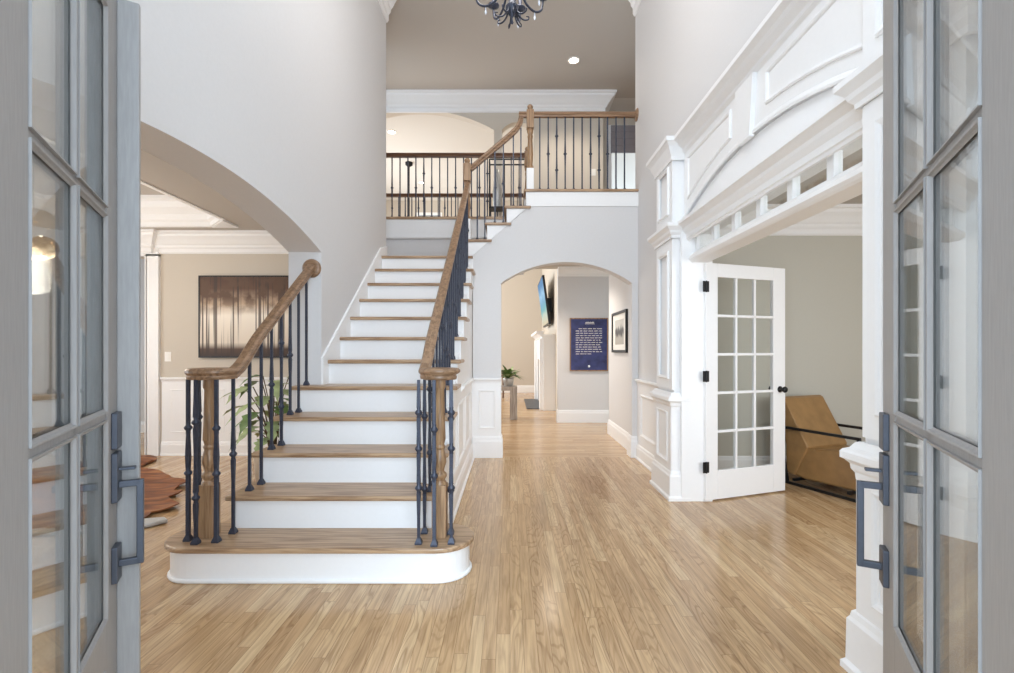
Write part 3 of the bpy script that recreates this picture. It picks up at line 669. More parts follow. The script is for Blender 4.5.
# upper flight and balcony balustrade
BT = thing('balcony_railing', (0.24, 5.73, UP), 'railing climbing the upper flight from the landing newel and crossing the balcony front', 'railing')
YR = 5.725
newel_block(BT, -0.51, YR, 12*R_, 3.56, 0.45)
newel_block(BT, 0.24, YR, UP, 4.20, 0.26)
ZR = 4.085
sl_ = R_/0.2283
rz = lambda x: 3.40+(x+0.50)*0.86
pts = catmull([(-0.47, YR, rz(-0.47)), (-0.2, YR, rz(-0.2)), (0.03, YR, rz(0.03)), (0.105, YR, 3.945), (0.13, YR, 4.02)], 6)
pts += [(0.135, YR, 4.05)]
part('handrail', MB().rail(pts, RP).rail([(0.105, YR, ZR-0.01), (0.20, YR, ZR-0.01)], RP), M_RAILX, BT)
part('handrail', MB().rail([(0.27, YR, ZR-0.01), (XR-0.02, YR, ZR-0.01)], RP), M_RAILX, BT)
part('rosette', MB().lathe([(0.075, 0), (0.075, -0.012), (0.06, -0.022), (0.045, -0.024)], (XR, YR, ZR-0.01), 24, 'x'), M_RAILX, BT)
for k, xs in ((13, (-0.39, -0.30)), (14, (-0.18, -0.08)), (15, (0.04, 0.13))):
    for i, x in enumerate(xs): baluster(BT, x, YR, k*R_, min(rz(x), 3.97)-0.025-k*R_, 'plain' if i == 0 else ('single' if k == 14 else 'plain'))
for i, kd in enumerate(['plain', 'single', 'double', 'single', 'plain', 'plain', 'single', 'double', 'single', 'plain', 'plain']):
    baluster(BT, 0.355+i*0.101, YR, UP, ZR-0.035-UP, kd)
# rear balustrade over the landing
KT = thing('loft_railing', (-0.8, 6.92, UP), 'dark topped railing along the upper hall edge behind the landing', 'railing')
part('handrail', MB().rail([(-1.84, 6.92, 4.075), (0.21, 6.92, 4.075)], RP), M_DARKRAIL, KT)
newel_block(KT, 0.25, 6.92, UP, 4.20, 0.26)
for i in range(17):
    kd = ['single', 'plain', 'plain', 'single', 'double', 'single', 'plain', 'plain'][i % 8]
    baluster(KT, -1.70+i*0.1145, 6.92, UP+0.004, 4.045-UP-0.004, kd)
# far railing at the arches
FT = thing('loft_railing', (-1.2, 8.34, UP), 'second dark railing farther back under the upper hall arches', 'railing')
part('handrail', MB().rail([(-2.92, 8.34, 3.955), (0.42, 8.34, 3.955)], RP), M_DARKRAIL, FT)
part('bottom_rail', MB().box(-2.92, 0.42, 8.32, 8.36, UP, UP+0.03), M_DARKRAIL, FT)
for i in range(29):
    baluster(FT, -2.85+i*0.1145, 8.34, UP+0.03, 3.925-UP-0.03, ['plain', 'single', 'plain', 'double'][i % 4])

# ================================================================== ENTRY DOORS
def entry_door(name, label, hinge, ang, W, gx0, gx1, side, astragal):
    """local frame: x hinge->latch, y thickness; visible face at y=0, body towards side*y."""
    t = thing(name, (hinge[0], hinge[1], 0), label, 'entry door', rz=ang, kind='structure')
    T = 0.045; y0, y1 = (0, T) if side > 0 else (-T, 0); yc = (0.014 if side > 0 else -0.014)
    zs = [0.555, 1.095, 1.637, 2.18]; HT = 2.33; xm = (gx0+gx1)/2; mw = 0.009
    mb = MB().box(0, gx0, y0, y1, 0.01, HT).box(gx1, W, y0, y1, 0.01, HT).box(gx0, gx1, y0, y1, 0.01, zs[0]).box(gx0, gx1, y0, y1, zs[3], HT)
    part('door_frame', mb, M_DOOR, t, 0.002, local=True)
    mb = MB()
    for z in zs[1:3]: mb.box(gx0, gx1, yc-0.011, yc+0.011, z-mw, z+mw)
    mb.box(xm-mw, xm+mw, yc-0.011, yc+0.011, zs[0], zs[3])
    pr = [(0, -0.004), (0, 0.007), (0.004, 0.006), (0.007, 0.001), (0.011, -0.002)]
    for sy, face in ((-1, y0), (1, y1)):
        f = lambda u, v, h, sy=sy, face=face: (u, (yc+sy*0.011)+sy*h, v)
        for c0, c1 in ((gx0, xm-mw), (xm+mw, gx1)):
            for r0, r1 in ((zs[0], zs[1]-mw), (zs[1]+mw, zs[2]-mw), (zs[2]+mw, zs[3])):
                mb.sweep([(c0, r0), (c1, r0), (c1, r1), (c0, r1)], pr, True, f)
    part('glazing_bars', mb, M_DOOR, t, 0, local=True)
    part('glass', MB().box(gx0-0.004, gx1+0.004, yc-0.007, yc-0.004, zs[0]-0.004, zs[3]+0.004).box(gx0-0.004, gx1+0.004, yc+0.004, yc+0.007, zs[0]-0.004, zs[3]+0.004), M_GLASS, t, local=True)
    pl = MB().box(gx0+0.02, gx1-0.02, y0-0.006, y1+0.006, 0.16, 0.44)
    part('bottom_panel', pl, M_DOOR, t, 0.008, local=True)
    xh = W-0.055; s = -side; fy = 0
    def ybox(m, x0, x1, a, b, z0, z1):
        p, q = sorted((fy+s*a, fy+s*b)); return m.box(x0, x1, p, q, z0, z1)
    part('deadbolt', ybox(MB(), xh-0.028, xh+0.028, -0.001, 0.014, 0.997, 1.097), M_HARD, t, 0.003, local=True)
    h = part('handle_plate', ybox(MB(), xh-0.028, xh+0.028, -0.001, 0.014, 0.850, 0.986), M_HARD, t, 0.003, local=True)
    part('thumb_latch', ybox(MB(), xh-0.010, xh+0.010, 0.012, 0.050, 0.935, 0.943), M_HARD, h, 0.002, local=True)
    m = ybox(MB(), xh-0.008, xh+0.008, 0.052, 0.068, 0.668, 0.905); ybox(m, xh-0.008, xh+0.008, 0.010, 0.060, 0.887, 0.905); ybox(m, xh-0.008, xh+0.008, 0.010, 0.060, 0.668, 0.686)
    part('pull_handle', m, M_HARD, t, 0.002, local=True)
    part('lower_plate', ybox(MB(), xh-0.026, xh+0.026, -0.001, 0.014, 0.628, 0.728), M_HARD, t, 0.003, local=True)
    s2 = -s; bk = (y1 if side > 0 else y0)
    a, b = sorted((bk, bk+s2*0.014)); part('inner_plate', MB().box(xh-0.026, xh+0.026, a, b, 0.84, 1.10), M_HARD, t, 0.003, local=True)
    a, b = sorted((bk+s2*0.012, bk+s2*0.055)); part('inner_lever', MB().box(xh-0.11, xh+0.010, min(bk+s2*0.042, bk+s2*0.055), max(bk+s2*0.042, bk+s2*0.055), 0.915, 0.933).box(xh-0.009, xh+0.009, a, b, 0.915, 0.933), M_HARD, t, 0.002, local=True)
    if astragal:
        part('astragal', ybox(MB(), W-0.016, W+0.004, -0.001, 0.052, 0.02, 2.275), M_DOOR, t, 0.004, local=True)
    for z in (0.25, 1.16, 2.08):
        part('hinge', MB().lathe([(0.008, z-0.05), (0.008, z+0.05)], (-0.004, yc, 0), 10), M_BLACK, t, local=True)
a = math.atan2(0.875, -0.485)
entry_door('door_1', 'left grey glazed entry door with its latch-edge strip, swung into the foyer', (-0.739, 0.68), a, 0.80, 0.146, 0.672, 1, True)
a = math.atan2(0.882, 0.471)
entry_door('door_2', 'right grey glazed entry door swung into the foyer by the study', (0.647, 0.593), a, 0.87, 0.163, 0.728, -1, False)

# french door to the study
def french_door(name, label, hinge, ang, W, knob):
    t = thing(name, (hinge[0], hinge[1], 0), label, 'french door', rz=ang, kind='structure')
    HT = 2.0; T = 0.036; gx0, gx1 = 0.125, W-0.14; z0, z1 = 0.255, 1.885
    mb = MB().box(0, gx0, -T/2, T/2, 0.012, HT).box(gx1, W, -T/2, T/2, 0.012, HT).box(gx0, gx1, -T/2, T/2, 0.012, z0).box(gx0, gx1, -T/2, T/2, z1, HT)
    part('door_frame', mb, M_WHITE, t, 0.003, local=True)
    mb = MB(); mw = 0.011; cw = (gx1-gx0)/3; rh = (z1-z0)/5
    for i in (1, 2): mb.box(gx0+i*cw-mw, gx0+i*cw+mw, -0.014, 0.014, z0, z1)
    for i in (1, 2, 3, 4): mb.box(gx0, gx1, -0.014, 0.014, z0+i*rh-mw, z0+i*rh+mw)
    part('glazing_bars', mb, M_WHITE, t, 0.003, local=True)
    part('glass', MB().box(gx0-0.003, gx1+0.003, -0.002, 0.002, z0-0.003, z1+0.003), M_GLASS, t, local=True)
    for s in (-1, 1):
        k = part('door_knob', MB().lathe([(0.028, s*T/2), (0.028, s*(T/2+0.006)), (0.010, s*(T/2+0.010)), (0.010, s*(T/2+0.032)), (0.022, s*(T/2+0.038)), (0.028, s*(T/2+0.052)), (0.022, s*(T/2+0.064)), (0.003, s*(T/2+0.067))], (W-0.065, 0, 0.92), 18, 'y'), M_BLACK, t, local=True)
    for z in (0.29, 1.05, 1.80):
        h = part('hinge', MB().box(-0.030, -0.003, -T/2-0.004, -T/2+0.002, z-0.045, z+0.045).box(0.003, 0.030, -T/2-0.004, -T/2+0.002, z-0.045, z+0.045).lathe([(0.006, z-0.048), (0.006, z+0.048)], (0, -T/2-0.006, 0), 10), M_BLACK, t, local=True)
    return t
french_door('door_3', 'white fifteen-pane french door standing open into the study', (1.628, 4.02), math.atan2(0.30, 0.836), 0.885, True)
french_door('door_4', 'white fifteen-pane french door folded back behind the near pilaster', (1.70, 1.93), math.radians(-70), 0.885, True)

# ================================================================== FURNISHINGS
# leather chair in the study
def chair():
    o = Vector((2.62, 4.72, 0)); ang = math.atan2(-0.925, 0.38)
    t = thing('lounge_chair', o, 'tan leather lounge chair on a black metal frame beside the open french door', 'armchair', rz=ang)
    W = 0.56   # local x = facing direction, local +y = towards far side
    seat = [(0.14, 0.085), (0.28, 0.065), (0.86, 0.075), (0.89, 0.11), (0.88, 0.40), (0.84, 0.43), (0.36, 0.355), (0.30, 0.36), (0.20, 0.30)]
    mb = MB().prism(seat, 0.02, W-0.02, 'y'); part('seat', mb, M_LEATHER, t, 0.022, local=True, seg=3)
    back = [(0.10, 0.10), (0.18, 0.08), (0.325, 0.37), (0.085, 0.80), (0.06, 0.815), (-0.03, 0.805), (-0.04, 0.78), (0.10, 0.36)]
    mb = MB().prism(back, 0.0, W, 'y'); part('backrest', mb, M_LEATHER, t, 0.02, local=True, seg=3)
    for y in (-0.03, W+0.03):
        f = MB(); b = 0.012
        f.rail([(0.02, y, 0.53), (0.80, y, 0.53)], [(-b, -b), (b, -b), (b, b), (-b, b)])
        part('arm', f, M_BLACK, t, local=True)
        f = MB().rail([(0.79, y, 0.535), (0.80, y, 0.02)], [(-b, -b), (b, -b), (b, b), (-b, b)]).rail([(0.05, y, 0.535), (0.14, y, 0.02)], [(-b, -b), (b, -b), (b, b), (-b, b)]).box(0.12, 0.82, y-b, y+b, 0.0, 0.024)
        part('leg_frame', f, M_BLACK, t, local=True)
    part('crossbar', MB().box(0.20, 0.224, -0.04, W+0.04, 0.040, 0.064).box(0.70, 0.724, -0.04, W+0.04, 0.050, 0.074), M_BLACK, t, local=True)
chair()

# forest painting
def painting_mat():
    m, nt, b = base_mat('forest_painting', (0.3, 0.2, 0.15, 1), 0.6); L = nt.links.new
    tc = nd(nt, 'ShaderNodeTexCoord'); sp = nd(nt, 'ShaderNodeSeparateXYZ'); L(tc.outputs['Object'], sp.inputs[0])
    def noise(scale, sv, detail=4):
        mp = nd(nt, 'ShaderNodeMapping'); mp.inputs['Scale'].default_value = sv; L(tc.outputs['Object'], mp.inputs[0])
        n = nd(nt, 'ShaderNodeTexNoise'); n.inputs['Scale'].default_value = scale; n.inputs['Detail'].default_value = detail; L(mp.outputs[0], n.inputs['Vector']); return n.outputs[0]
    def ramp(v, stops):
        r = nd(nt, 'ShaderNodeValToRGB'); e = r.color_ramp.elements
        e[0].position, e[0].color = stops[0]; e[1].position, e[1].color = stops[-1]
        for p, c in stops[1:-1]: q = e.new(p); q.color = c
        L(v, r.inputs[0]); return r.outputs[0]
    W1 = (1, 1, 1, 1); K = (0, 0, 0, 1)
    def mix(f, a, c):
        n = nd(nt, 'ShaderNodeMix', data_type='RGBA'); L(f, n.inputs[0]); L(a, n.inputs[6])
        if isinstance(c, tuple): n.inputs[7].default_value = c
        else: L(c, n.inputs[7])
        return n.outputs[2]
    mr = nd(nt, 'ShaderNodeMapRange'); mr.inputs[1].default_value = 1.185; mr.inputs[2].default_value = 2.15; L(sp.outputs[2], mr.inputs[0]); h = mr.outputs[0]
    bg = ramp(h, [(0.0, srgb(52, 36, 28)), (0.10, srgb(84, 62, 50)), (0.18, srgb(222, 210, 194)), (0.52, srgb(244, 234, 220)), (0.66, srgb(190, 164, 138)), (0.85, srgb(92, 62, 44)), (1.0, srgb(80, 52, 38))])
    tr = ramp(noise(1.0, (20, 1, 0.22), 2), [(0.42, W1), (0.455, K)]); tr2 = ramp(noise(1.0, (46, 1, 0.4), 2), [(0.39, W1), (0.43, K)])
    mx = nd(nt, 'ShaderNodeMath', operation='MAXIMUM'); L(tr, mx.inputs[0]); L(tr2, mx.inputs[1])
    can = ramp(noise(7.0, (1, 1, 1), 6), [(0.42, K), (0.58, W1)])
    top = ramp(h, [(0.50, K), (0.75, W1)])
    mm = nd(nt, 'ShaderNodeMath', operation='MULTIPLY'); L(can, mm.inputs[0]); L(top, mm.inputs[1])
    m8 = nd(nt, 'ShaderNodeMath', operation='MULTIPLY'); L(mx.outputs[0], m8.inputs[0]); m8.inputs[1].default_value = 0.85
    c1 = mix(m8.outputs[0], bg, srgb(60, 44, 38)); c2 = mix(mm.outputs[0], c1, srgb(92, 66, 48))
    L(c2, b.inputs['Base Color'])
    return m
M_PAINT = painting_mat()
t = thing('painting', (0, 0, 0), 'sepia painting of a bare forest on the dining room wall', 'painting')
part('canvas', MB().box(-3.72, -2.62, 5.752, 5.797, 1.19, 2.15), M_PAINT, t)
part('frame', ring(MB(), on_y(5.80, -1), (-3.732, 1.178, -2.606, 2.162), (-3.716, 1.194, -2.624, 2.146), 0.002, 0.053), M_BLACK, t)

# light switches
def switch(mp, u, v, label):
    mb = MB(); ring(mb, mp, (u-0.038, v-0.058, u+0.038, v+0.058), (u-0.002, v-0.002, u+0.002, v+0.002), 0, 0.006)
    for q in (-0.001,): ring(mb, mp, (u-0.016, v-0.032, u+0.016, v+0.032), (u-0.001, v-0.001, u+0.001, v+0.001), 0.004, 0.010)
    return single('light_switch', mb, M_PLASTIC, label, 'light switch')
switch(on_y(5.80, -1), -4.13, 1.19, 'white light switch plate on the dining room wall left of the forest painting')
switch(on_y(8.40, -1), 1.46, 4.38, 'pale light switch plate on the upper hall wall behind the balcony')

# cowhide rug
def hide():
    m, nt, b = base_mat('cowhide', srgb(130, 70, 36), 0.6); L = nt.links.new
    tc = nd(nt, 'ShaderNodeTexCoord'); mp = nd(nt, 'ShaderNodeMapping'); mp.inputs['Scale'].default_value = (1, 4, 1); mp.inputs['Rotation'].default_value = (0, 0, 0.5); L(tc.outputs['Object'], mp.inputs[0])
    n = nd(nt, 'ShaderNodeTexNoise'); n.inputs['Scale'].default_value = 3.2; n.inputs['Detail'].default_value = 6; L(mp.outputs[0], n.inputs['Vector'])
    r = nd(nt, 'ShaderNodeValToRGB'); e = r.color_ramp.elements
    e[0].position = 0.25; e[0].color = srgb(66, 38, 24); e[1].position = 0.75; e[1].color = srgb(176, 118, 66)
    q = e.new(0.5); q.color = srgb(132, 76, 38)
    L(n.outputs[0], r.inputs[0]); L(r.outputs[0], b.inputs['Base Color'])
    return m
M_HIDE = hide()
outl = [(-4.30, 5.62), (-4.12, 5.59), (-4.02, 5.42), (-4.05, 5.18), (-3.72, 5.02), (-3.55, 4.92), (-3.40, 4.78), (-3.33, 4.72), (-3.20, 4.62), (-3.05, 4.55), (-3.02, 4.40), (-2.98, 4.26), (-2.86, 4.19), (-2.90, 4.08), (-2.82, 3.98), (-2.68, 3.89), (-2.66, 3.78), (-2.76, 3.70), (-2.72, 3.62), (-2.80, 3.50), (-3.2, 3.34), (-3.7, 3.24), (-4.3, 3.3), (-4.9, 3.6), (-5.2, 4.1), (-5.0, 4.8), (-4.6, 5.4)]
def rug():
    c = Vector((-3.75, 4.2)); mb = MB(); n = len(outl)*3
    # smooth outline
    P = []
    m = len(outl)
    for i in range(m):
        a, b_, c_, d = [Vector(outl[(i+j-1) % m]) for j in range(4)]
        for k in range(3):
            t = k/3; P.append(0.5*((2*b_)+(c_-a)*t+(2*a-5*b_+4*c_-d)*t*t+(3*b_-a-3*c_+d)*t**3))
    rings = 9; top = []; bot = []
    for j in range(rings+1):
        f = j/rings
        for i, p in enumerate(P):
            q = c+(p-c)*f
            z = 0.012+0.020*(0.5+0.5*math.sin(q.x*9+q.y*5))*f*f+(0.014*(0.5+0.5*math.sin(i*1.1)))*(f > 0.95)
            top.append((q.x, q.y, z)); bot.append((q.x, q.y, z-0.010))
    k = len(P)
    fs = [(j*k+i, j*k+(i+1) % k, (j+1)*k+(i+1) % k, (j+1)*k+i) for j in range(rings) for i in range(k)]
    mb.add(top, fs, True); mb.add(bot, [f[::-1] for f in fs], True)
    e = rings*k
    mb.add(top[e:]+bot[e:], [(i, (i+1) % k, k+(i+1) % k, k+i) for i in range(k)])
    t = thing('cowhide_rug', (-3.75, 4.2, 0), 'reddish brown cowhide rug with wavy edges on the dining room floor', 'rug')
    part('hide', mb, M_HIDE, t)
    mb = MB(); ed = [(-3.30, 3.345), (-3.0, 3.41), (-2.80, 3.47), (-2.69, 3.545), (-2.57, 3.575), (-2.51, 3.52), (-2.57, 3.43), (-2.66, 3.37), (-2.9, 3.30), (-3.2, 3.25), (-3.35, 3.26)]
    mb.prism(ed, 0.004, 0.030, 'z'); o = part('pale_edge', mb, M_POTW, t, 0.008); o['label'] = 'pale grey fur edge'
rug()

# plants
def leaf(mb, p, dr, up, L, W, bend=0.3, lobes=0):
    dr = Vector(dr).normalized(); up = Vector(up); s = dr.cross(up).normalized(); u = s.cross(dr).normalized()
    n = 8; rows = []
    for i in range(n+1):
        t = i/n; c = Vector(p)+dr*L*t-Vector((0, 0, 1))*bend*L*t*t
        w = W*math.sin(PI*min(1, 0.04+0.96*t)**0.8)*0.5
        if lobes and i % 2 == 1: w *= 0.55
        rows += [c-s*w+u*0.12*w, c-u*0.10*w, c+s*w+u*0.12*w]
    fs = []
    for i in range(n):
        for k in (0, 1): fs.append((i*3+k, i*3+k+1, i*3+k+4, i*3+k+3))
    low = [r-u*0.0015 for r in rows]
    mb.add(rows, fs, True); mb.add(low, [f[::-1] for f in fs], True)
def dining_plant():
    t = thing('potted_plant', (-2.28, 4.62, 0), 'leafy green potted plant on the dining room floor behind the left stair railing', 'potted plant')
    x, y = -2.28, 4.62
    part('pot', MB().lathe([(0.10, 0), (0.15, 0.02), (0.17, 0.26), (0.175, 0.30), (0.155, 0.30), (0.15, 0.27)], (x, y, 0), 22), M_POT, t)
    part('soil', MB().lathe([(0.145, 0.24), (0.148, 0.272)], (x, y, 0), 20), M_SOIL, t)
    rnd = random.Random(4); n = 34
    for i in range(n):
        a = i*2.399; h = 0.42+0.62*i/n; e = 0.10+0.20*rnd.random()
        px, py, pz = x+e*math.cos(a)*0.8, y+e*math.sin(a)*0.8, h
        st = part('stem', MB().tube(catmull([(x+0.03*math.cos(a), y+0.03*math.sin(a), 0.26), (x+0.4*(px-x), y+0.4*(py-y), 0.26+(h-0.26)*0.6), (px, py, pz)], 4), 0.005, 6), M_STEM, t)
        mb = MB(); leaf(mb, (px, py, pz), (math.cos(a), math.sin(a), 0.35*rnd.uniform(-0.6, 1)), (0, 0, 1), rnd.uniform(0.20, 0.30), rnd.uniform(0.13, 0.18), rnd.uniform(0.4, 0.9), 1)
        part('leaf', mb, M_LEAF2 if i % 3 else M_LEAF, t)
dining_plant()

# great room: console table, plant on it, table lamp, fireplace, tv, fan
x0, x1, y0, y1, zt = -1.2, 0.13, 8.72, 9.12, 0.60
t = thing('console_table', ((x0+x1)/2, (y0+y1)/2, 0), 'weathered grey waterfall console table seen through the hall arch', 'console table')
part('top', MB().box(x0, x1, y0, y1, zt-0.07, zt), M_GREYWOOD, t, 0.004)
part('side_panel', MB().box(x1-0.13, x1, y0, y1, 0, zt-0.07), M_GREYWOOD, t, 0.004)
part('side_panel', MB().box(x0, x0+0.13, y0, y1, 0, zt-0.07), M_GREYWOOD, t, 0.004)
t = thing('potted_plant', (-0.03, 8.9, zt), 'bushy green plant in a silver pot on the grey console table', 'potted plant')
part('pot', MB().lathe([(0.06, zt), (0.085, zt+0.02), (0.10, zt+0.12), (0.10, zt+0.15), (0.088, zt+0.15), (0.085, zt+0.13)], (-0.03, 8.9, 0), 20), M_POTW, t)
part('soil', MB().lathe([(0.08, zt+0.11), (0.083, zt+0.135)], (-0.03, 8.9, 0), 16), M_SOIL, t)
rnd = random.Random(9)
for i in range(40):
    a = i*2.399; r = 0.03+0.05*rnd.random(); mb = MB()
    leaf(mb, (-0.03+r*math.cos(a)*0.5, 8.9+r*math.sin(a)*0.5, zt+0.14+0.10*rnd.random()), (math.cos(a), math.sin(a), rnd.uniform(0.2, 1.6)), (0, 0, 1), rnd.uniform(0.20, 0.32), rnd.uniform(0.06, 0.10), rnd.uniform(0.2, 0.7))
    part('leaf', mb, M_LEAF2 if i % 3 == 0 else M_LEAF, t)
# open metal stand with a vase, upper hall
t = thing('metal_stand', (-0.19, 7.60, UP), 'dark open metal stand in the upper hall behind the upper steps', 'stand')
part('top', MB().box(-0.33, 0.28, 7.48, 7.498, 4.237, 4.255).box(-0.33, 0.28, 7.702, 7.72, 4.237, 4.255).box(-0.33, -0.312, 7.49, 7.71, 4.237, 4.255).box(0.262, 0.28, 7.49, 7.71, 4.237, 4.255), M_BLACK, t)
part('shelf', MB().box(-0.33, -0.08, 7.48, 7.72, 3.49, 3.51), M_BLACK, t)
for sx in (-0.33, -0.098, 0.262):
    for sy in (7.48, 7.702): part('leg', MB().box(sx, sx+0.018, sy, sy+0.018, UP, 4.235), M_BLACK, t)
v = single('vase', MB().lathe([(0.05, 3.51), (0.065, 3.55), (0.075, 3.75), (0.055, 3.98), (0.03, 4.06), (0.04, 4.12), (0.035, 4.12), (0.025, 4.06)], (0, 0, -3.51), 18), M_POTW, 'tall grey vase on the shelf of the dark metal stand', 'vase', origin=None)
v.location = (-0.20, 7.60, 3.51)
# table lamp further off on a side table
t = thing('side_table', (-0.42, 12.9, 0), 'dark side table under the lamp in the great room', 'side table')
part('top', MB().box(-0.72, -0.14, 12.65, 13.15, 0.56, 0.60), M_DARKRAIL, t, 0.004)
for sx in (-0.69, -0.20):
    for sy in (12.68, 13.09): part('leg', MB().box(sx, sx+0.035, sy, sy+0.035, 0, 0.56), M_DARKRAIL, t, 0.003)
t = thing('table_lamp', (-0.42, 12.9, 0.60), 'table lamp with a cream drum shade by the left edge of the hall arch', 'table lamp')
part('base', MB().lathe([(0.08, 0.60), (0.08, 0.62), (0.03, 0.66), (0.07, 0.78), (0.06, 0.92), (0.015, 1.0), (0.012, 1.08)], (-0.42, 12.9, 0), 18), M_POTW, t)
part('lamp_shade', MB().lathe([(0.18, 1.06), (0.165, 1.36), (0.162, 1.36), (0.177, 1.06)], (-0.42, 12.9, 0), 26), M_SHADE, t)
# fireplace
t = thing('fireplace', (0.8, 11.3, 0), 'white fireplace surround with mantel shelf on the great room wall', 'fireplace')
mb = MB().box(0.70, 0.95, 10.06, 10.55, 0, 1.60).box(0.70, 0.95, 12.05, 12.54, 0, 1.60).box(0.70, 0.95, 10.55, 12.05, 1.05, 1.60)
part('surround', mb, M_WHITE, t, 0.004)
part('mantel_shelf', MB().sweep([(0.70, 12.62), (0.70, 9.98)][::-1], [(0, 1.52), (0.03, 1.52), (0.05, 1.56), (0.10, 1.60), (0.15, 1.62), (0.15, 1.67), (0, 1.67)]), M_WHITE, t)
for y in (10.12, 12.18): part('pilaster_leg', MB().box(0.63, 0.70, y, y+0.30, 0, 1.52), M_WHITE, t, 0.004)
part('firebox', MB().box(0.80, 0.95, 10.55, 12.05, 0, 1.05), M_SLATE, t)
single('hearth_slab', MB().box(0.36, 0.70, 10.3, 12.3, 0.0, 0.02), M_SLATE, 'dark slate hearth slab in front of the white fireplace', 'hearth', bevel=0.003)
# television, tilted down on its bracket
def screen_mat():
    m = bpy.data.materials.new('lit_screen'); m.use_nodes = True; nt = m.node_tree; nt.nodes.clear(); L = nt.links.new
    out = nd(nt, 'ShaderNodeOutputMaterial'); e = nd(nt, 'ShaderNodeEmission'); tc = nd(nt, 'ShaderNodeTexCoord'); sp = nd(nt, 'ShaderNodeSeparateXYZ'); L(tc.outputs['Generated'], sp.inputs[0])
    n = nd(nt, 'ShaderNodeTexNoise'); n.inputs['Scale'].default_value = 4; L(tc.outputs['Generated'], n.inputs['Vector'])
    a = nd(nt, 'ShaderNodeMath', operation='MULTIPLY_ADD'); L(n.outputs[0], a.inputs[0]); a.inputs[1].default_value = 0.25; L(sp.outputs[2], a.inputs[2])
    r = nd(nt, 'ShaderNodeValToRGB'); el = r.color_ramp.elements
    el[0].position = 0.1; el[0].color = srgb(224, 208, 178); el[1].position = 1.0; el[1].color = srgb(116, 152, 190)
    for p, c in ((0.34, (206, 216, 200)), (0.45, (140, 190, 192)), (0.62, (140, 180, 206)), (0.8, (170, 206, 232))):
        q = el.new(p); q.color = srgb(*c)
    L(a.outputs[0], r.inputs[0]); L(r.outputs[0], e.inputs[0]); e.inputs[1].default_value = 0.5; L(e.outputs[0], out.inputs[0])
    return m
t = thing('television', (0.8, 11.15, 2.3), 'flat television tilted down over the fireplace mantel', 'television')
def tilt(mb, y0, y1, z0, z1, off0, off1):
    X = lambda z: 0.855-(z-1.83)*0.135
    mb.add([(X(z)+o, y, z) for o in (off0, off1) for (y, z) in ((y0, z0), (y1, z0), (y1, z1), (y0, z1))], [(3,2,1,0),(4,5,6,7),(0,1,5,4),(1,2,6,5),(2,3,7,6),(3,0,4,7)]); return mb
part('casing', tilt(MB(), 10.30, 12.0, 1.83, 2.88, -0.025, 0.025), M_BLACK, t, 0.004)
part('screen', tilt(MB(), 10.33, 11.97, 1.86, 2.85, -0.028, -0.0255), screen_mat(), t)
part('wall_bracket', MB().box(0.80, 0.949, 10.9, 11.3, 2.15, 2.45), M_BLACK, t)
# ceiling fan rod in the great room
t = thing('ceiling_fan', (-2.40, 11.4, CEIL), 'dark ceiling fan on a long rod in the great room above the landing railing', 'ceiling fan')
part('canopy', MB().lathe([(0.09, CEIL), (0.085, CEIL-0.06), (0.03, CEIL-0.10)], (-2.40, 11.4, 0), 18), M_BLACK, t)
part('downrod', MB().lathe([(0.018, CEIL-0.08), (0.018, 3.75)], (-2.40, 11.4, 0), 10), M_BLACK, t)
part('motor', MB().lathe([(0.03, 3.80), (0.12, 3.75), (0.14, 3.66), (0.10, 3.58), (0.02, 3.55)], (-2.40, 11.4, 0), 18), M_BLACK, t)
for i in range(5):
    a = 2*PI*i/5+0.3; c, s = math.cos(a), math.sin(a)
    mb = MB(); P = lambda r, w, z: (-2.40+c*r-s*w, 11.4+s*r+c*w, z)
    mb.add([P(r, w, z) for z in (3.66, 3.668) for r, w in ((0.12, -0.04), (0.66, -0.07), (0.66, 0.07), (0.12, 0.04))], [(3,2,1,0),(4,5,6,7),(0,1,5,4),(1,2,6,5),(2,3,7,6),(3,0,4,7)])
    part('blade', mb, M_DARKRAIL, t)

# navy text sign: title and rows of small white script, unreadable at this distance
SX0, SX1, SZ0, SZ1 = 1.06, 1.70, 0.915, 1.815
t = thing('text_sign', (1.38, 8.41, SZ0), 'navy blue canvas sign with a title and rows of white script in the hall', 'sign')
M_NAVY = noisy('navy_canvas', srgb(52, 58, 104), 0.7, 0.35, 9)
part('board', MB().box(SX0, SX1, 8.385, 8.418, SZ0, SZ1), M_NAVY, t, 0.002)
rnd = random.Random(3)
mb = MB()
def word(x0, x1, z, h):      # a joined scribble of strokes the length of a word
    x = x0
    while x < x1:
        w = min(0.012, x1-x); dz = rnd.uniform(-0.15, 0.45)*h
        mb.box(x, x+w*0.62, 8.3825, 8.3852, z, z+h*0.8+dz*0.6); x += w
word(1.32, 1.47, 1.735, 0.028)
mb.box(1.31, 1.48, 8.3825, 8.3852, 1.722, 1.727)
for r in range(12):
    z = 1.635-r*0.040; x = 1.15 if r else 1.20; end = 1.61 if r < 11 else 1.42
    while x < end-0.02:
        w = rnd.uniform(0.03, 0.085); word(x, min(x+w, end), z, 0.015); x += w+0.016
part('lettering', mb, M_PLASTIC, t)
part('emblem', MB().lathe([(0.001, 0), (0.02, 0), (0.02, 0.003), (0.001, 0.003)], (1.38, 8.3825, 0.985), 12, 'y'), M_PLASTIC, t)
part('frame', ring(MB(), on_y(8.42, -1), (SX0-0.014, SZ0-0.014, SX1+0.014, SZ1+0.014), (SX0+0.004, SZ0+0.004, SX1-0.004, SZ1-0.004), 0.003, 0.040), M_NEWEL, t)

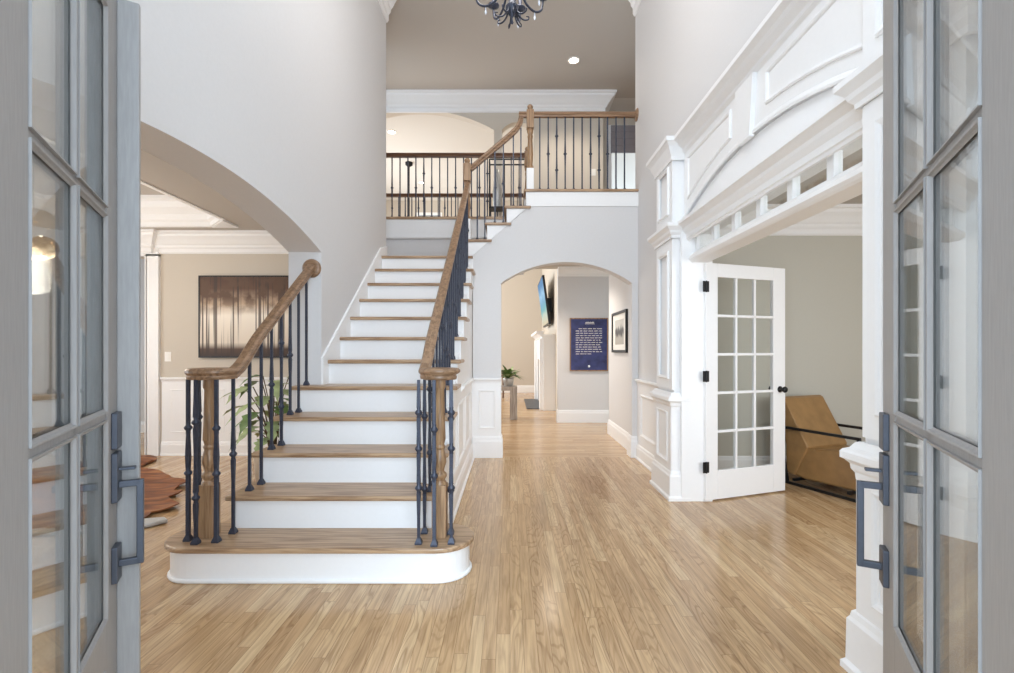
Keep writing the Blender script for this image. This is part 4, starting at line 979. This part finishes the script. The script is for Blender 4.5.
# framed picture on hall wall
def photo_mat():
    m, nt, b = base_mat('tower_photo', (0.5, 0.5, 0.5, 1), 0.5); L = nt.links.new
    tc = nd(nt, 'ShaderNodeTexCoord'); sp = nd(nt, 'ShaderNodeSeparateXYZ'); L(tc.outputs['Generated'], sp.inputs[0])
    mp = nd(nt, 'ShaderNodeMapping'); mp.inputs['Scale'].default_value = (1, 9, 1.4); L(tc.outputs['Generated'], mp.inputs[0])
    n = nd(nt, 'ShaderNodeTexNoise'); n.inputs['Scale'].default_value = 1.2; n.inputs['Detail'].default_value = 4; L(mp.outputs[0], n.inputs['Vector'])
    a = nd(nt, 'ShaderNodeMath', operation='MULTIPLY_ADD'); L(n.outputs[0], a.inputs[0]); a.inputs[1].default_value = -0.6; L(sp.outputs[2], a.inputs[2])
    r = nd(nt, 'ShaderNodeValToRGB'); e = r.color_ramp.elements; e[0].position = 0.0; e[0].color = srgb(170, 166, 158); e[1].position = 0.42; e[1].color = srgb(196, 194, 188)
    q = e.new(0.12); q.color = srgb(60, 58, 56); q = e.new(0.30); q.color = srgb(84, 82, 80)
    L(a.outputs[0], r.inputs[0]); L(r.outputs[0], b.inputs['Base Color'])
    return m
t = thing('framed_picture', (1.49, 6.55, 1.23), 'black framed black and white picture in a white mat beside the hall arch', 'framed picture')
f = on_x(1.505, -1); PY0, PY1, PZ0, PZ1 = 6.12, 6.98, 1.235, 1.795
part('frame', ring(MB(), f, (PY0, PZ0, PY1, PZ1), (PY0+0.035, PZ0+0.035, PY1-0.035, PZ1-0.035), 0.001, 0.030), M_BLACK, t, 0.002)
part('mat', ring(MB(), f, (PY0+0.033, PZ0+0.033, PY1-0.033, PZ1-0.033), (PY0+0.17, PZ0+0.11, PY1-0.17, PZ1-0.11), 0.002, 0.014), M_PLASTIC, t)
part('print', MB().box(1.494, 1.503, PY0+0.165, PY1-0.165, PZ0+0.105, PZ1-0.105), photo_mat(), t)

# ceiling lights
def can(x, y, z, label, energy=0):
    t = thing('recessed_light', (x, y, z), label, 'recessed light', 'recessed ceiling lights')
    part('trim_ring', MB().lathe([(0.095, z), (0.095, z-0.008), (0.072, z-0.010), (0.070, z-0.001)], (x, y, 0), 24), M_PLASTIC, t)
    part('lens', MB().lathe([(0.069, z-0.001), (0.069, z-0.004)], (x, y, 0), 24), M_CAN, t)
    if energy: lamp('recessed_lamp', 'SPOT', (x, y, z-0.03), energy, WARM, 0.06, (0, 0, 0), spot=math.radians(130))
can(0.98, 7.37, CEIL, 'recessed ceiling light over the balcony, right of the chandelier', 45)
can(-2.41, 9.80, CEIL, 'recessed great room ceiling light seen under the left upper arch', 60)
can(-2.35, 12.75, CEIL, 'farther recessed great room ceiling light seen between the landing balusters', 60)
can(0.6, 7.2, 2.72, 'unseen recessed light added to brighten the low hall beyond the arch', 52)  # extra warm lamp, not in view, added to brighten the hall

# foyer chandelier
def chandelier():
    cx, cy, zb = 0.015, 3.5, 3.645
    t = thing('chandelier', (cx, cy, CEIL), 'dark iron scroll-arm chandelier with crystals hanging at the top of the foyer', 'chandelier')
    part('canopy', MB().lathe([(0.07, CEIL), (0.065, CEIL-0.03), (0.015, CEIL-0.05)], (cx, cy, 0), 18), M_IRON, t)
    part('chain', MB().tube([(cx, cy, CEIL-0.04), (cx, cy, zb+0.62)], 0.008, 8), M_IRON, t)
    part('column', MB().lathe([(0.004, zb), (0.012, zb+0.012), (0.006, zb+0.03), (0.006, zb+0.05), (0.022, zb+0.065), (0.03, zb+0.08), (0.045, zb+0.10), (0.048, zb+0.125), (0.03, zb+0.15), (0.018, zb+0.20), (0.03, zb+0.28), (0.02, zb+0.36), (0.012, zb+0.50), (0.02, zb+0.60), (0.008, zb+0.64)], (cx, cy, 0), 16), M_IRON, t)
    for i in range(8):
        a = 2*PI*i/8+0.2; c, s = math.cos(a), math.sin(a)
        P = lambda r, z: (cx+c*r, cy+s*r, zb+z)
        part('scroll', MB().tube(catmull([P(0.035, 0.12), P(0.05, 0.07), P(0.085, 0.045), P(0.12, 0.05), P(0.125, 0.07), P(0.105, 0.072)], 5), lambda q: 0.0075-0.004*q, 7), M_IRON, t)
    for i in range(8):
        a = 2*PI*i/8+0.55; c, s = math.cos(a), math.sin(a)
        P = lambda r, z: (cx+c*r, cy+s*r, zb+z)
        arm = part('arm', MB().tube(catmull([P(0.03, 0.26), P(0.08, 0.25), P(0.13, 0.19), P(0.20, 0.165), P(0.26, 0.20), P(0.275, 0.28)], 6), 0.0085, 8), M_IRON, t)
        part('candle_cup', MB().lathe([(0.012, zb+0.28), (0.045, zb+0.30), (0.045, zb+0.306), (0.014, zb+0.308), (0.014, zb+0.40)], (cx+c*0.275, cy+s*0.275, 0), 14), M_IRON, arm)
        part('bulb', MB().ball((cx+c*0.275, cy+s*0.275, zb+0.43), 0.018, sc=(1, 1, 1.9)), M_BULB, arm)
        part('crystal', MB().lathe([(0.001, zb+0.10), (0.009, zb+0.118), (0.005, zb+0.135), (0.002, zb+0.162)], (cx+c*0.20, cy+s*0.20, 0), 6, smooth=False), M_CRYSTAL, arm)
    lamp('chandelier_lamp', 'POINT', (cx, cy, zb+0.75), 26, (1, 0.96, 0.93), 0.25)
chandelier()
# dining chandelier
def dining_chandelier():
    cx, cy, z = -4.12, 4.15, 2.27
    t = thing('chandelier', (cx, cy, 2.98), 'cream shell-disc cluster chandelier glowing in the dining room', 'chandelier')
    part('canopy', MB().lathe([(0.06, 2.98), (0.055, 2.955), (0.01, 2.94)], (cx, cy, 0), 16), M_POTW, t)
    part('rod', MB().tube([(cx, cy, 2.96), (cx, cy, z+0.1)], 0.006, 8), M_POTW, t)
    part('bulb', MB().ball((cx, cy, z), 0.07), M_BULB, t)
    n = 84
    for i in range(n):
        ph = math.acos(1-2*(i+0.5)/n); th = i*2.39996; d = Vector((math.sin(ph)*math.cos(th), math.sin(ph)*math.sin(th), math.cos(ph)))
        mb = MB(); q = d.to_track_quat('Z', 'Y')
        vs = [Vector((0.055*math.cos(2*PI*k/12), 0.055*math.sin(2*PI*k/12), h)) for h in (0, 0.004) for k in range(12)]
        vs = [(cx+v.x, cy+v.y, z+v.z) for v in [q @ v+d*0.215 for v in vs]]
        mb.add(vs, [list(range(12))[::-1], list(range(12, 24))]+[(k, (k+1) % 12, 12+(k+1) % 12, 12+k) for k in range(12)])
        part('shell_disc', mb, M_CAPIZ, t)
    lamp('dining_lamp', 'POINT', (cx, cy, z-0.32), 22, WARM, 0.2)
dining_chandelier()
# roman shade on the upper hall window
mb = MB()
for i in range(4): mb.box(1.88, 2.72, 8.93-0.006*i, 8.955, 5.46-0.13*(i+1), 5.46-0.13*i-0.004)
single('roman_shade', mb, M_ROMAN, 'grey folded roman shade on the upper hall window beyond the balcony', 'window shade', bevel=0.006)
